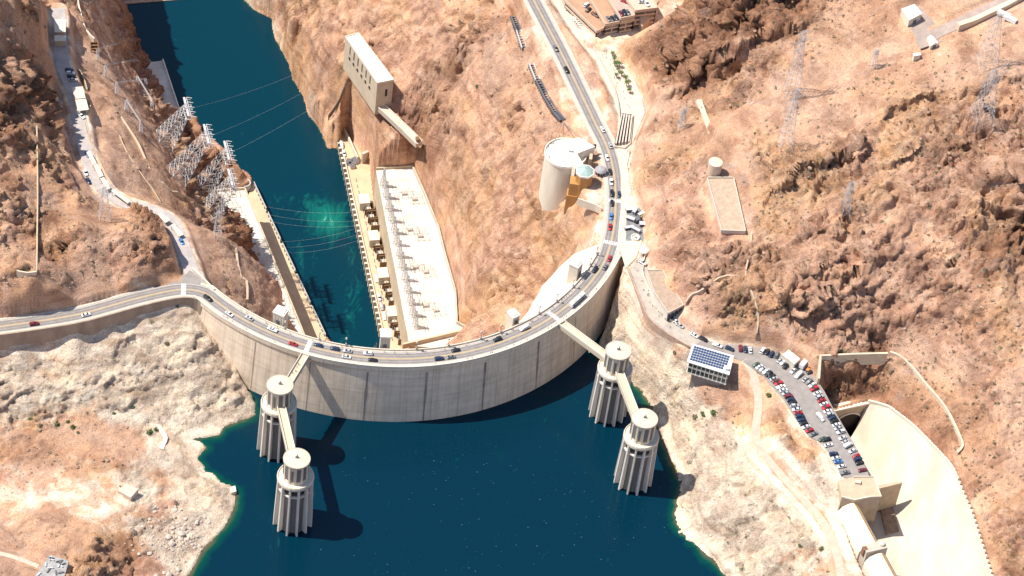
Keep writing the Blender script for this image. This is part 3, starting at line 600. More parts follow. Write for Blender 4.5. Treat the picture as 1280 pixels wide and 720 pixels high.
# --- land material
def land_mat():
    m = bpy.data.materials.new('desert_rock'); m.use_nodes = True; n = m.node_tree.nodes; l = m.node_tree.links
    b = n['Principled BSDF']; b.inputs['Roughness'].default_value = .95; b.inputs['Specular IOR Level'].default_value = .15
    geo = n.new('ShaderNodeNewGeometry')
    def attr(name):
        a = n.new('ShaderNodeAttribute'); a.attribute_name = name; s = n.new('ShaderNodeSeparateColor'); l.new(a.outputs['Color'], s.inputs[0]); return a, s
    A, S = attr('land'); B, T = attr('relief')
    def noise(scale, det=6, rough=.6, dist=0., vec=None):
        t = n.new('ShaderNodeTexNoise'); t.inputs['Scale'].default_value = scale; t.inputs['Detail'].default_value = det; t.inputs['Roughness'].default_value = rough; t.inputs['Distortion'].default_value = dist
        l.new(vec or geo.outputs['Position'], t.inputs['Vector']); return t.outputs['Fac']
    def math_(op, a, b_=None, c=None):
        t = n.new('ShaderNodeMath'); t.operation = op
        for i, x in enumerate((a, b_, c)):
            if x is None: continue
            if isinstance(x, (int, float)): t.inputs[i].default_value = x
            else: l.new(x, t.inputs[i])
        return t.outputs[0]
    def ramp(f, stops):
        r = n.new('ShaderNodeValToRGB'); l.new(f, r.inputs[0]); e = r.color_ramp.elements
        while len(e) < len(stops): e.new(.5)
        for k, (p_, c) in enumerate(stops): e[k].position = p_; e[k].color = (*c, 1)
        return r.outputs[0]
    def mix(f, a, b_, mode='MIX'):
        t = n.new('ShaderNodeMix'); t.data_type = 'RGBA'; t.blend_type = mode
        for i, x in ((0, f), (6, a), (7, b_)):
            if isinstance(x, (int, float)): t.inputs[i].default_value = x
            elif isinstance(x, tuple): t.inputs[i].default_value = (*x, 1)
            else: l.new(x, t.inputs[i])
        return t.outputs[2]
    def ss(f, lo, hi):
        t = n.new('ShaderNodeMapRange'); t.interpolation_type = 'SMOOTHSTEP'; l.new(f, t.inputs[0]); t.inputs[1].default_value = lo; t.inputs[2].default_value = hi; return t.outputs[0]
    nb = noise(.018, 5, .6, .6); nm = noise(.09, 7, .7, .4); ns = noise(.5, 5, .7); nf = noise(1.6, 4, .7)
    tan = ramp(nm, [(.25, (.36, .20, .135)), (.42, (.46, .275, .19)), (.56, (.54, .35, .255)), (.72, (.64, .46, .35))])
    ochre = ramp(nm, [(.3, (.45, .25, .135)), (.5, (.55, .35, .215)), (.7, (.63, .45, .31))])
    rock = mix(ss(nb, .42, .62), tan, ochre)
    dark = ramp(nm, [(.28, (.20, .105, .065)), (.5, (.34, .185, .115)), (.7, (.47, .28, .18))])
    pale = ramp(nm, [(.28, (.45, .33, .24)), (.45, (.62, .50, .39)), (.6, (.64, .55, .445)), (.75, (.70, .625, .52))])
    sand = ramp(ns, [(.3, (.36, .225, .155)), (.5, (.435, .29, .21)), (.7, (.50, .355, .27))])
    sand = mix(ss(nb, .4, .65), sand, ramp(ns, [(.3, (.38, .215, .135)), (.7, (.47, .30, .20))]))
    fw_ = math_('ADD', S.outputs[0], math_('MULTIPLY', math_('SUBTRACT', nm, .5), 1.1))
    fr_ = math_('ADD', S.outputs[1], math_('MULTIPLY', math_('SUBTRACT', nb, .5), 1.2))
    fs_ = math_('ADD', S.outputs[2], math_('MULTIPLY', math_('SUBTRACT', nm, .5), .9))
    c = mix(ss(fr_, .35, .95), rock, dark)
    c = mix(ss(fs_, .3, .8), c, sand)
    c = mix(1., c, (1.01, .975, .955), 'MULTIPLY')
    mz = n.new('ShaderNodeMapping'); l.new(geo.outputs['Position'], mz.inputs[0]); mz.inputs['Scale'].default_value = (.03, .03, 1)
    pale = mix(1., pale, ramp(noise(.55, 4, .7, .2, mz.outputs[0]), [(.36, (.80, .76, .72)), (.5, (1, 1, 1)), (.66, (1.08, 1.07, 1.05))]), 'MULTIPLY')
    c = mix(ss(fw_, .35, .75), c, pale)
    # block to block variation, varnish and seams: colours of the stone itself
    c = mix(1., c, ramp(T.outputs[2], [(.2, (.80, .76, .74)), (.5, (1, 1, 1)), (.8, (1.14, 1.12, 1.06))]), 'MULTIPLY')
    c = mix(1., c, ramp(nf, [(.34, (.66, .60, .56)), (.48, (1, 1, 1)), (.66, (1.22, 1.21, 1.19))]), 'MULTIPLY')
    # bedding bands, tilted
    mp = n.new('ShaderNodeMapping'); l.new(geo.outputs['Position'], mp.inputs[0]); mp.inputs['Rotation'].default_value = (R(25), R(-18), 0); mp.inputs['Scale'].default_value = (.12, .12, 1)
    bd = noise(.22, 5, .7, .3, mp.outputs[0])
    c = mix(math_('MULTIPLY', S.outputs[0], 1) if False else 1., c, ramp(bd, [(.34, (.70, .655, .625)), (.48, (1, 1, 1)), (.66, (1.12, 1.10, 1.06))]), 'MULTIPLY')
    # grey purple stains
    c = mix(math_('MULTIPLY', ss(noise(.045, 5, .7, 1.2), .56, .70), .4), c, (.36, .27, .235))
    c = mix(math_('MULTIPLY', ss(noise(.62, 3, .6, .3), .61, .66), .45), c, (.19, .125, .09))
    l.new(c, b.inputs['Base Color'])
    bp = n.new('ShaderNodeBump'); bp.inputs['Strength'].default_value = .85; bp.inputs['Distance'].default_value = .9
    vo = n.new('ShaderNodeTexVoronoi'); vo.feature = 'DISTANCE_TO_EDGE'; vo.inputs['Scale'].default_value = .55; l.new(geo.outputs['Position'], vo.inputs['Vector'])
    hgt = math_('ADD', math_('MULTIPLY', noise(.55, 9, .78), 3.0), math_('MULTIPLY', ss(vo.outputs[0], 0, .25), .35))
    l.new(math_('MULTIPLY', hgt, math_('ADD', math_('MULTIPLY', S.outputs[0], 0.), math_('MINIMUM', math_('ADD', A.outputs['Alpha'], .22), 1.))), bp.inputs['Height'])
    l.new(bp.outputs[0], b.inputs['Normal'])
    return m
me.materials.append(land_mat())

# ------------------------------------------------------------------ water
def water(name, poly, z, deep, step, shore, col_d, col_s, foam=None):
    xs = [p[0] for p in poly]; ys = [p[1] for p in poly]
    X = np.arange(max(min(xs), -300), min(max(xs), 330)+step, step); Y = np.arange(max(min(ys), -260), min(max(ys), 640)+step, step)
    gx, gy = np.meshgrid(X, Y); v = np.stack([gx.ravel(), gy.ravel(), np.full(gx.size, z)], 1)
    ix = np.clip(np.searchsorted(XS, v[:, 0]), 0, NX-1); iy = np.clip(np.searchsorted(YS, v[:, 1]), 0, NY-1)
    dep = np.clip((z-ZG[iy, ix])/deep, 0, 1)
    rr = np.hypot(v[:, 0]-DC[0], v[:, 1]-DC[1]); wet = (z < -100) | ((rr > RU-4) & (v[:, 1] < 110) & (v[:, 0] < 260))
    id_ = np.arange(len(v)).reshape(len(Y), len(X)); f = np.stack([id_[:-1, :-1], id_[:-1, 1:], id_[1:, 1:], id_[1:, :-1]], -1).reshape(-1, 4)
    f = f[wet[f].all(1)]
    m = bpy.data.meshes.new(name); m.from_pydata(v.tolist(), [], f.tolist()); m.update()
    at = m.attributes.new('depth', 'FLOAT', 'POINT'); at.data.foreach_set('value', dep.astype(np.float32))
    fo = np.zeros(len(v)) if foam is None else foam(v)
    at = m.attributes.new('foam', 'FLOAT', 'POINT'); at.data.foreach_set('value', fo.astype(np.float32))
    mt = bpy.data.materials.new(name+'_water'); mt.use_nodes = True; n = mt.node_tree.nodes; l = mt.node_tree.links; b = n['Principled BSDF']
    b.inputs['Roughness'].default_value = .12; b.inputs['IOR'].default_value = 1.33; b.inputs['Specular IOR Level'].default_value = .35
    a = n.new('ShaderNodeAttribute'); a.attribute_name = 'depth'; g = n.new('ShaderNodeNewGeometry')
    r = n.new('ShaderNodeValToRGB'); e = r.color_ramp.elements; e[0].color = (*shore, 1); e[0].position = .02; e[1].color = (*col_d, 1); e[1].position = .85
    x = e.new(.35); x.color = (*col_s, 1)
    t0 = n.new('ShaderNodeTexNoise'); t0.inputs['Scale'].default_value = .03; t0.inputs['Detail'].default_value = 5; l.new(g.outputs['Position'], t0.inputs[0])
    ad = n.new('ShaderNodeMath'); ad.operation = 'MULTIPLY_ADD'; l.new(t0.outputs[0], ad.inputs[0]); ad.inputs[1].default_value = 1.1; 
    sb = n.new('ShaderNodeMath'); sb.operation = 'SUBTRACT'; l.new(a.outputs['Fac'], sb.inputs[0]); sb.inputs[1].default_value = .50; l.new(sb.outputs[0], ad.inputs[2])
    l.new(ad.outputs[0], r.inputs[0])
    # foam
    a2 = n.new('ShaderNodeAttribute'); a2.attribute_name = 'foam'
    t1 = n.new('ShaderNodeTexNoise'); t1.inputs['Scale'].default_value = .075; t1.inputs['Detail'].default_value = 7; t1.inputs['Distortion'].default_value = 1.8; t1.inputs['Roughness'].default_value = .72
    fm = n.new('ShaderNodeMapping'); fm.inputs['Rotation'].default_value = (0, 0, R(-20)); fm.inputs['Scale'].default_value = (1.6, .55, 1); l.new(g.outputs['Position'], fm.inputs[0]); l.new(fm.outputs[0], t1.inputs[0])
    mm = n.new('ShaderNodeMath'); mm.operation = 'MULTIPLY_ADD'; l.new(t1.outputs[0], mm.inputs[0]); mm.inputs[1].default_value = 1.6; mm.inputs[2].default_value = -.8
    m2 = n.new('ShaderNodeMath'); m2.operation = 'ADD'; l.new(mm.outputs[0], m2.inputs[0]); l.new(a2.outputs['Fac'], m2.inputs[1])
    r2 = n.new('ShaderNodeValToRGB'); l.new(m2.outputs[0], r2.inputs[0]); e2 = r2.color_ramp.elements
    e2[0].position = .22; e2[0].color = (0, 0, 0, 1); e2[1].position = 1.0; e2[1].color = (1, 1, 1, 1)
    mx = n.new('ShaderNodeMix'); mx.data_type = 'RGBA'; l.new(r2.outputs[0], mx.inputs[0]); l.new(r.outputs[0], mx.inputs[6]); mx.inputs[7].default_value = (.008, .19, .135, 1)
    r3 = n.new('ShaderNodeValToRGB'); l.new(m2.outputs[0], r3.inputs[0]); e3 = r3.color_ramp.elements; e3[0].position = .80; e3[0].color = (0, 0, 0, 1); e3[1].position = 1.25 if False else 1.0; e3[1].color = (1, 1, 1, 1)
    mx2 = n.new('ShaderNodeMix'); mx2.data_type = 'RGBA'; l.new(r3.outputs[0], mx2.inputs[0]); l.new(mx.outputs[2], mx2.inputs[6]); mx2.inputs[7].default_value = (.22, .46, .36, 1)
    l.new(mx2.outputs[2], b.inputs['Base Color'])
    t = n.new('ShaderNodeTexNoise'); t.inputs['Scale'].default_value = .9; t.inputs['Detail'].default_value = 5; l.new(g.outputs['Position'], t.inputs[0])
    bp = n.new('ShaderNodeBump'); bp.inputs['Strength'].default_value = .25; bp.inputs['Distance'].default_value = .3; l.new(t.outputs[0], bp.inputs['Height']); l.new(bp.outputs[0], b.inputs['Normal'])
    m.materials.append(mt); o = bpy.data.objects.new(name, m); COL.objects.link(o); return struct(o)
water('lake', LAKE_POLY+[(-150, 60), (230, 90)], LAKE, 6., 2.0, (.10, .085, .045), (.0004, .020, .037), (.001, .052, .036))
fc = P(412, 277, RIV); fd = P(375, 325, RIV); fe = P(440, 380, RIV); ff = P(380, 255, RIV); fg = P(430, 310, RIV)
def foam(v):
    def bl(c, sx, sy, k): return k*np.exp(-((v[:, 0]-c[0])/sx)**2-((v[:, 1]-c[1])/sy)**2)
    return np.clip(bl(fc, 15, 17, .60)+bl((fc[0]+1, fc[1]-2), 9, 6, .08)+bl(ff, 24, 14, .26)+bl(fd, 11, 16, .30)+bl(fe, 9, 34, .30)+bl(fg, 14, 22, .16), 0, 1)
water('river', [(-300, 150), (20, 150), (20, 640), (-300, 640)], RIV, 3., 1.5, (.05, .10, .06), (.0006, .027, .044), (.001, .031, .044), foam)
# ------------------------------------------------------------------ roads and lots
def sheet(name, pts, half, z, m, o0=None, o1=None):
    L = offset(pts, o0 if o0 is not None else half); Rr = offset(pts, o1 if o1 is not None else -half)
    rows = [[(b[0], b[1], (p[2] if len(p) > 2 else 0)+z), (a[0], a[1], (p[2] if len(p) > 2 else 0)+z)] for p, a, b in zip(pts, L, Rr)]
    return MB().strip(rows).build(name, m)
def line_on(mb, pts, o, w, z):
    a = offset(pts, o-w/2); b = offset(pts, o+w/2)
    mb.strip([[(p[0], p[1], c[2]+z), (q_[0], q_[1], c[2]+z)] for p, q_, c in zip(a, b, pts)])
struct(sheet('road', ROAD, 4.6, .02, ASPH))
mk = MB()
for o in (-.22, .22): line_on(mk, ROAD, o, .22, .028)
struct(mk.build('centre_line', LINEY))
mk = MB()
for o in (-4.25, 4.25): line_on(mk, ROAD, o, .18, .028)
tr = MB()
for o in (-3.1, -1.4, 1.4, 3.1): line_on(tr, ROAD, o, .75, .024)
struct(tr.build('tyre_worn_lane', mat('worn_asphalt', (.215, .19, .175), .9, .25, .3)))
def nearest_(px, py): p = P(px, py); return int(np.argmin([(c[0]-p[0])**2+(c[1]-p[1])**2 for c in ROAD[:-1]]))
sw = MB()
gap0, gap1 = nearest_(206, 365), nearest_(246, 362)
for s_ in (1, -1):
    A = offset(ROAD, s_*4.62); B = offset(ROAD, s_*6.7); row = [[(a[0], a[1], p[2]+.02), (a[0], a[1], p[2]+.17), (b[0], b[1], p[2]+.17), (b[0], b[1], p[2]-1)] for a, b, p in zip(A, B, ROAD)]
    if s_ == 1: sw.strip(row[:gap0]); sw.strip(row[gap1:])
    else: sw.strip(row)
struct(sw.build('sidewalk', KERB))
# zebra crossings
def crossing(i, skew=0):
    a = ROAD[i]; b = ROAD[i+1]; t = np.array([b[0]-a[0], b[1]-a[1]]); t /= np.linalg.norm(t); n_ = np.array([-t[1], t[0]])
    for k in range(9):
        o = -4.1+k*1.02; c = np.array(a[:2])+n_*o+t*o*skew
        q_ = [c+t*s1*1.4+n_*s2*.27 for s1, s2 in ((-1,-1),(1,-1),(1,1),(-1,1))]
        mk.quad(*[(p[0], p[1], a[2]+.03) for p in q_])
def nearest(px, py): p = P(px, py); return int(np.argmin([(c[0]-p[0])**2+(c[1]-p[1])**2 for c in ROAD[:-1]]))
for px, py in ((226, 362), (381, 436), (693, 398), (767, 306), (771, 249)): crossing(nearest(px, py))
struct(mk.build('road_marking', LINEW))
lot = MB(); lot.quad(*[(p[0], p[1], .03) for p in LOTW]); struct(lot.build('car_park', ASPH))
lot = MB(); lot.quad(*[(p[0], p[1], .022) for p in LANEW]); struct(lot.build('lane', mat('lane_concrete', (.42, .36, .30), .9, .2, .2)))
pz = MB(); pz.quad(*[(*P2(q[0], q[1], 1), .64) for q in PLAZA]); struct(pz.build('plaza', mat('plaza_paving', (.62, .52, .40), .9, .15, .2)))
jn = MB(); jn.quad(*[(*P2(*q_), .012) for q_ in [(204, 360), (214, 352), (230, 345), (237, 338), (247, 344), (258, 355), (266, 366), (252, 366), (230, 366), (208, 370)]]); struct(jn.build('junction', ASPH))
struct(sheet('ramp_road', RAMP, 4.3, .02, mat('ramp_concrete', (.42, .37, .34), .9, .2, .2)))
struct(sheet('hill_road', FARROAD, 4, .1, mat('hill_asphalt', (.36, .28, .235), .95, .2, .2)))

# ------------------------------------------------------------------ the dam
dam = empty('concrete_dam', pol(0, 138, 0), 0, 'curved pale concrete arch dam carrying the road between both canyon walls', 'dam')
def at_(o, parent):                                  # keep world placement under a parent that is moved
    o.parent = parent; o.matrix_parent_inverse = Matrix.Translation(parent.location).inverted() if parent.rotation_euler.z == 0 else parent.matrix_basis.inverted(); return o
def dam_mat():
    m = bpy.data.materials.new('dam_concrete'); m.use_nodes = True; n = m.node_tree.nodes; l = m.node_tree.links; b = n['Principled BSDF']; b.inputs['Roughness'].default_value = .9; b.inputs['Specular IOR Level'].default_value = .2
    uv = n.new('ShaderNodeUVMap'); sp = n.new('ShaderNodeSeparateXYZ'); l.new(uv.outputs[0], sp.inputs[0])
    def tex(sx, sy, sc, det=6):
        mp = n.new('ShaderNodeMapping'); l.new(uv.outputs[0], mp.inputs[0]); mp.inputs['Scale'].default_value = (sx, sy, 1)
        t = n.new('ShaderNodeTexNoise'); t.inputs['Scale'].default_value = sc; t.inputs['Detail'].default_value = det; t.inputs['Roughness'].default_value = .7; l.new(mp.outputs[0], t.inputs[0]); return t.outputs[0]
    def ramp(f, st):
        r = n.new('ShaderNodeValToRGB'); l.new(f, r.inputs[0]); e = r.color_ramp.elements
        while len(e) < len(st): e.new(.5)
        for k, (p_, c) in enumerate(st): e[k].position = p_; e[k].color = (*c, 1)
        return r.outputs[0]
    def mul(a, b_):
        t = n.new('ShaderNodeMix'); t.data_type = 'RGBA'; t.blend_type = 'MULTIPLY'; t.inputs[0].default_value = 1; l.new(a, t.inputs[6]); l.new(b_, t.inputs[7]); return t.outputs[2]
    c = ramp(tex(.02, .35, 1.), [(.3, (.68, .555, .43)), (.5, (.79, .66, .51)), (.7, (.85, .73, .575))])       # pour lifts
    c = mul(c, ramp(tex(.35, .03, 1.), [(.3, (.91, .89, .87)), (.55, (1, 1, 1))]))                           # run-off streaks
    for per, wd, dk in ((15.2, .012, .80), (7.6, .02, .90), (3.8, .03, .95)):
        m1 = n.new('ShaderNodeMath'); m1.operation = 'MULTIPLY'; l.new(sp.outputs[0], m1.inputs[0]); m1.inputs[1].default_value = 1/per; m2_ = n.new('ShaderNodeMath'); m2_.operation = 'FRACT'; l.new(m1.outputs[0], m2_.inputs[0])
        c = mul(c, ramp(m2_.outputs[0], [(0., (dk, dk, dk)), (wd, (dk, dk, dk)), (wd+.02, (1, 1, 1))]))
    c = mul(c, ramp(tex(.6, .02, 1.), [(.38, (.88, .85, .82)), (.52, (1, 1, 1))]))
    c = mul(c, ramp(tex(.05, .05, 1.), [(.35, (.86, .84, .82)), (.6, (1.04, 1.03, 1.02))]))
    # lift lines every 1.5 m
    w = n.new('ShaderNodeMath'); w.operation = 'FRACT'; mu = n.new('ShaderNodeMath'); mu.operation = 'MULTIPLY'; l.new(sp.outputs[1], mu.inputs[0]); mu.inputs[1].default_value = 1/3.0; l.new(mu.outputs[0], w.inputs[0])
    c = mul(c, ramp(w.outputs[0], [(.0, (.86, .85, .84)), (.08, (1, 1, 1))]))
    l.new(c, b.inputs['Base Color']); return m
DAMM = dam_mat()
TH = np.linspace(T0, T1, 127)
prof = [(RD+.6, .0), (RD+.6, -1.2), (RD-.2, -3.), (RD-.5, -10), (RD-30, -70), (RD-65, -140), (RD-88, -180)]
upf = [(RU+16, -180), (RU+3.2, -44), (RU+1.2, -20), (RU-.2, -4.5), (RU-.2, -3.2), (RU+.3, -2.2), (RU+.3, 0)]
rows = [[pol(t, r, z) for r, z in prof[::-1]+[(RD+.6, .01), (RU+.3, .01)][:0]+upf[::-1]] for t in TH]
mb = MB().strip(rows); k = len(rows[0])
mb.f.append(tuple(range(k))); e = k*(len(rows)-1); mb.f.append(tuple(range(e+k-1, e-1, -1)))
body = fix(mb.build('arch_wall', DAMM)); at_(body, dam)
uvl = body.data.uv_layers.new(name='UVMap'); 
vc = np.zeros(len(body.data.vertices)*3); body.data.vertices.foreach_get('co', vc); vc = vc.reshape(-1, 3)
lv = np.zeros(len(body.data.loops), int); body.data.loops.foreach_get('vertex_index', lv)
ang = np.degrees(np.arctan2(vc[:, 0]-DC[0], -(vc[:, 1]-DC[1]))); uu = np.stack([ang*2.5, vc[:, 2]], 1)[lv]
uvl.data.foreach_set('uv', uu.ravel())
def arc_wall(r0, r1, z0, z1, a, b, n_=90):
    rows = [[pol(t, r0, z0), pol(t, r0, z1), pol(t, r1, z1), pol(t, r1, z0)] for t in np.linspace(a, b, n_)]
    m_ = MB().strip(rows, True); m_.f.append((0, 1, 2, 3)); e_ = 4*(n_-1); m_.f.append((e_+3, e_+2, e_+1, e_)); return m_
at_(fix(arc_wall(RU-.35, RU+.32, -.2, 1.25, T0, T1-3).build('parapet', PALE)), dam)
at_(fix(arc_wall(RD+.55, RD+1.1, -.2, 1.25, T0, T1-3).build('parapet', PALE)), dam)
rows = [[pol(t, RD+.5, -1.0), pol(t, RD-apron_w(t)*.5-.5, -1.6-apron_w(t)*.5), pol(t, RD-apron_w(t)-.5, -1.6-apron_w(t)), pol(t, RD-apron_w(t)-.5, -9-apron_w(t))] for t in np.linspace(41, 80, 40)]
at_(MB().strip(rows).build('apron', PALE), dam)
# dark seams where the blocks meet
JT = [theta(*q) for q in [(318, 423), (388, 447), (460, 460), (535, 460), (608, 446), (675, 420), (722, 390)]]
JM = mat('seam_stain', (.33, .275, .23), .9, .4, .4, stretch=(1, 1, .2)); JL = mat('faint_seam_stain', (.42, .32, .24), .9, .3, .4, stretch=(1, 1, .2))
for i, t in enumerate(JT):
    dt = (.30, .16)[i in (0, 1, 6)]
    zs_ = np.linspace(-4.6, -41.9, 12); rs_ = np.interp(-zs_, [4.5, 20, 44], [RU-.2, RU+1.2, RU+3.2])+.07
    rows = [[pol(t-dt*f, r, z), pol(t+dt*f, r, z)] for r, z, f in zip(rs_, zs_, np.interp(np.linspace(0, 1, 12), [0, .3, .45, .7, 1], [1., .8, 1.15, .6, .5])*rng.uniform(.8, 1.15, 12))]
    at_(MB().strip(rows).build('seam', (JM, JL)[i in (0, 1, 6)]), dam)
# left approach wall
LW = offset(ROAD_L, -6.9); WLP = [(p[0], p[1], 0) for p in LW if True][:-3]
rw = tag(fix(MB().wall(WLP, .9, -17, 1.1).build('retaining_wall', mat('brown_concrete', (.36, .27, .20), .9, .25, .15, stretch=(1, 1, .3)))), 'long brown retaining wall under the road at the left, above the pale rocks', 'retaining wall')

yd = MB(); yd.quad(*[(p[0], p[1], 72.55) for p in HP]); struct(yd.build('hill_yard', mat('hill_asphalt', ())))
struct(sheet('dirt_track', TRACK, 2.3, .05, mat('track_dirt', (.52, .42, .32), .95, .15, .3)))
struct(sheet('dirt_track', PATHL, 1.3, .05, mat('track_dirt', ())))
# ------------------------------------------------------------------ helpers for things
def add(mb, name, m, parent, smooth=False):
    """part given in world coordinates, kept under a thing standing unrotated at parent.location"""
    L = parent.location+(parent.parent.location if parent.parent else Vector((0, 0, 0)))
    mb.v = [(v[0]-L[0], v[1]-L[1], v[2]-L[2]) for v in mb.v]
    return mb.build(name, m, parent, smooth)
def pxpoly(s, z): return [P2(*q, z) for q in s]
def inset(poly, d):
    c = np.mean(np.array(poly), 0); out = []
    for p in poly:
        v = np.array(p)-c; L = np.linalg.norm(v); out.append(tuple(c+v*(1-d*1.3/L)))
    return out
def edge_box(mb, a, b, w, z0, z1):
    """box standing on the line a-b"""
    return mb.wall([(a[0], a[1], 0), (b[0], b[1], 0)], w, z0, z1)
def lattice(mb, a, b, wa, wb, n, r=.14, up=None):
    """four-legged braced mast from a to b; returns the four leg lines"""
    a = Vector(a); b = Vector(b); d = (b-a).normalized(); s_ = d.cross(Vector((.36, -.93, 0))).normalized(); t_ = d.cross(s_).normalized()
    def cor(f):
        w = (wa+(wb-wa)*f)/2; c = a.lerp(b, f); return [c+s_*w*i+t_*w*j for i, j in ((1,1),(-1,1),(-1,-1),(1,-1))]
    C_ = [cor(i/n) for i in range(n+1)]
    for i in range(n):
        for k in range(4):
            j = (k+1) % 4
            mb.tube(C_[i][k], C_[i+1][j], r*.7, 3); mb.tube(C_[i][j], C_[i+1][k], r*.7, 3); mb.tube(C_[i+1][k], C_[i+1][j], r*.7, 3)
    return [(C_[0][k], C_[-1][k]) for k in range(4)], s_, t_

# ------------------------------------------------------------------ intake towers in the lake
def tower_proto():
    t = empty('intake_tower')
    z0, zr, zt = -58., -3.5, 11.
    core = mat('shaded_shaft', (.25, .215, .19), .9, .35, .12, stretch=(1, 1, .15))  # shade between the fins put into this dark colour; stretched noise adds stains
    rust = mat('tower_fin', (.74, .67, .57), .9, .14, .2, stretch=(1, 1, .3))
    MB().lathe([(8.3, z0), (7.9, zr-2)], 24).build('shaft', core, t)
    for k in range(12):
        a = 2*math.pi*(k+.5)/12; m = MB(); T = Matrix.Rotation(a, 4, 'Z')
        n = len(m.v); w = .58
        for z, ri, ro in ((z0, 7.6, 11.4), (zr-2, 7.3, 9.8)):
            m.v += [(ri, -w, z), (ro, -w*.8, z), (ro, w*.8, z), (ri, w, z)]
        m.f += [(3,2,1,0),(4,5,6,7),(0,1,5,4),(1,2,6,5),(2,3,7,6),(3,0,4,7)]; m.xf(T).build('buttress', rust, t)
    for z in (-12.0,):
        m = MB()
        for k in range(12):
            a0, a1 = 2*math.pi*(k+.58)/12, 2*math.pi*(k+1.42)/12
            p = [((8.1 if i < 2 else 9.2)*math.cos(a), (8.1 if i < 2 else 9.2)*math.sin(a)) for i, a in enumerate((a0, a1, a1, a0))]
            m.prism(p, z, z+.9)
        m.build('tie_ring', rust, t)
    m = MB()
    for k in range(12):
        a0, a1 = 2*math.pi*(k+.64)/12, 2*math.pi*(k+1.36)/12
        p = [(r_*math.cos(a), r_*math.sin(a)) for r_, a in ((7.5, a0), (7.5, a1), (8.12, a1), (8.12, a0))]
        m.prism(p, -10.5, -6.)
    m.build('opening', SHADE, t)
    MB().lathe([(9.3, zr-2.4), (10.0, zr-1.4), (10.0, zr), (9.7, zr+.9), (9.4, zr+.9), (9.4, zr+.15), (6., zr+.1)], 24, cap=False).build('balcony', PALE, t)
    cup = MB().lathe([(6.75, zr), (6.75, zr+1.5), (6.35, zr+1.6), (6.35, zt-1.4), (6.7, zt-1.3), (6.7, zt-.4)], 24).build('cupola', PALE, t)
    m = MB()
    for k in range(12):
        a = 2*math.pi*(k+.5)/12; m.box(6.2, 6.62, -.95, .95, zr+2.4, zt-2.3, Matrix.Rotation(a, 4, 'Z')) if k % 3 != 2 else m.box(6.2, 6.62, -.5, .5, zr+2.4, zt-4, Matrix.Rotation(a, 4, 'Z'))
    for k in range(12):
        pass
    m.build('window', mat('window_recess', (.16, .15, .145), .8), cup)
    m = MB()
    for k in range(12):
        a = 2*math.pi*k/12; m.box(6.3, 7.0, -.55, .55, zr+.1, zt-1.0, Matrix.Rotation(a, 4, 'Z'))
    m.build('pilaster', PALE, cup)
    roof = MB().lathe([(7.25, zt-.9), (7.25, zt), (6.7, zt+.12), (.1, zt+.75)], 24).build('roof', mat('tower_roof', (.62, .52, .38), .9, .15, .3), t)
    m = MB().lathe([(7.32, zt-.25), (7.32, zt+.2), (6.85, zt+.2), (6.85, zt+.05)], 24, cap=False); m.build('rim', CONC, roof)
    m = MB().box(-.8, .8, -.6, .6, zt+.6, zt+1.5); m.tube((.3, 0, zt+1.4), (.3, 0, zt+3.2), .25, 8); m.build('hatch', DSTEEL, roof)
    return t
tw = tower_proto()
TWP = []
for i, (px, py, lab) in enumerate(((350, 481, 'pale ribbed intake tower nearer the dam, of the left pair beside the white cliff'), (371, 573, 'left foremost ribbed intake tower standing in open dark water'), (773, 438, 'right ribbed intake tower nearer the dam, joined to its crest by a bridge'), (806, 523, 'right foremost ribbed intake tower beside the steep pale shore'))):
    o = tw if i == 0 else copy_tree(tw); p = P(px, py, 11); o.location = (p[0], p[1], 0); o.rotation_euler.z = [0, .1, .2, .05][i]
    tag(o, lab, 'intake tower', 'intake towers in the lake'); TWP.append((p[0], p[1]))
def bridge(a, b, lab, ra, rb, w=4.6):
    A = Vector((*a, 0)); B = Vector((*b, 0)); d = (B-A).normalized(); A = A+d*ra; B = B-d*rb
    t = empty('footbridge', A, 0, lab, 'bridge', 'bridges to the intake towers')
    add(MB().wall([A, B], w, -2.6, .05), 'deck', mat('bridge_deck', (.56, .47, .34), .9, .12, .2), t)
    for s_ in (1, -1):
        q = offset([A, B], s_*(w/2-.15)); add(MB().wall([(p[0], p[1], 0) for p in q], .34, .05, 1.2), 'parapet', PALE, t)
    sd = d.cross(Vector((0, 0, 1)))
    for f in (.33, .67):
        c = A.lerp(B, f); add(MB().wall([c-sd*w*.46, c+sd*w*.46], 1.0, -4., -2.5), 'cross_beam', CONC, t)
    return t
for i, q in ((0, (382, 443)), (2, (702, 404))):
    p = P(*q, 0); th = math.degrees(math.atan2(p[0]-DC[0], -(p[1]-DC[1]))); e_ = pol(th, RU+.3)
    bridge(e_, TWP[i], ('bridge from the dam crest to the left pair of towers', '', 'bridge from the dam crest to the right pair of towers')[i], 0, 6.6)
bridge(TWP[0], TWP[1], 'bridge between the two left intake towers', 6.6, 6.6); bridge(TWP[2], TWP[3], 'bridge between the two right intake towers', 6.6, 6.6)

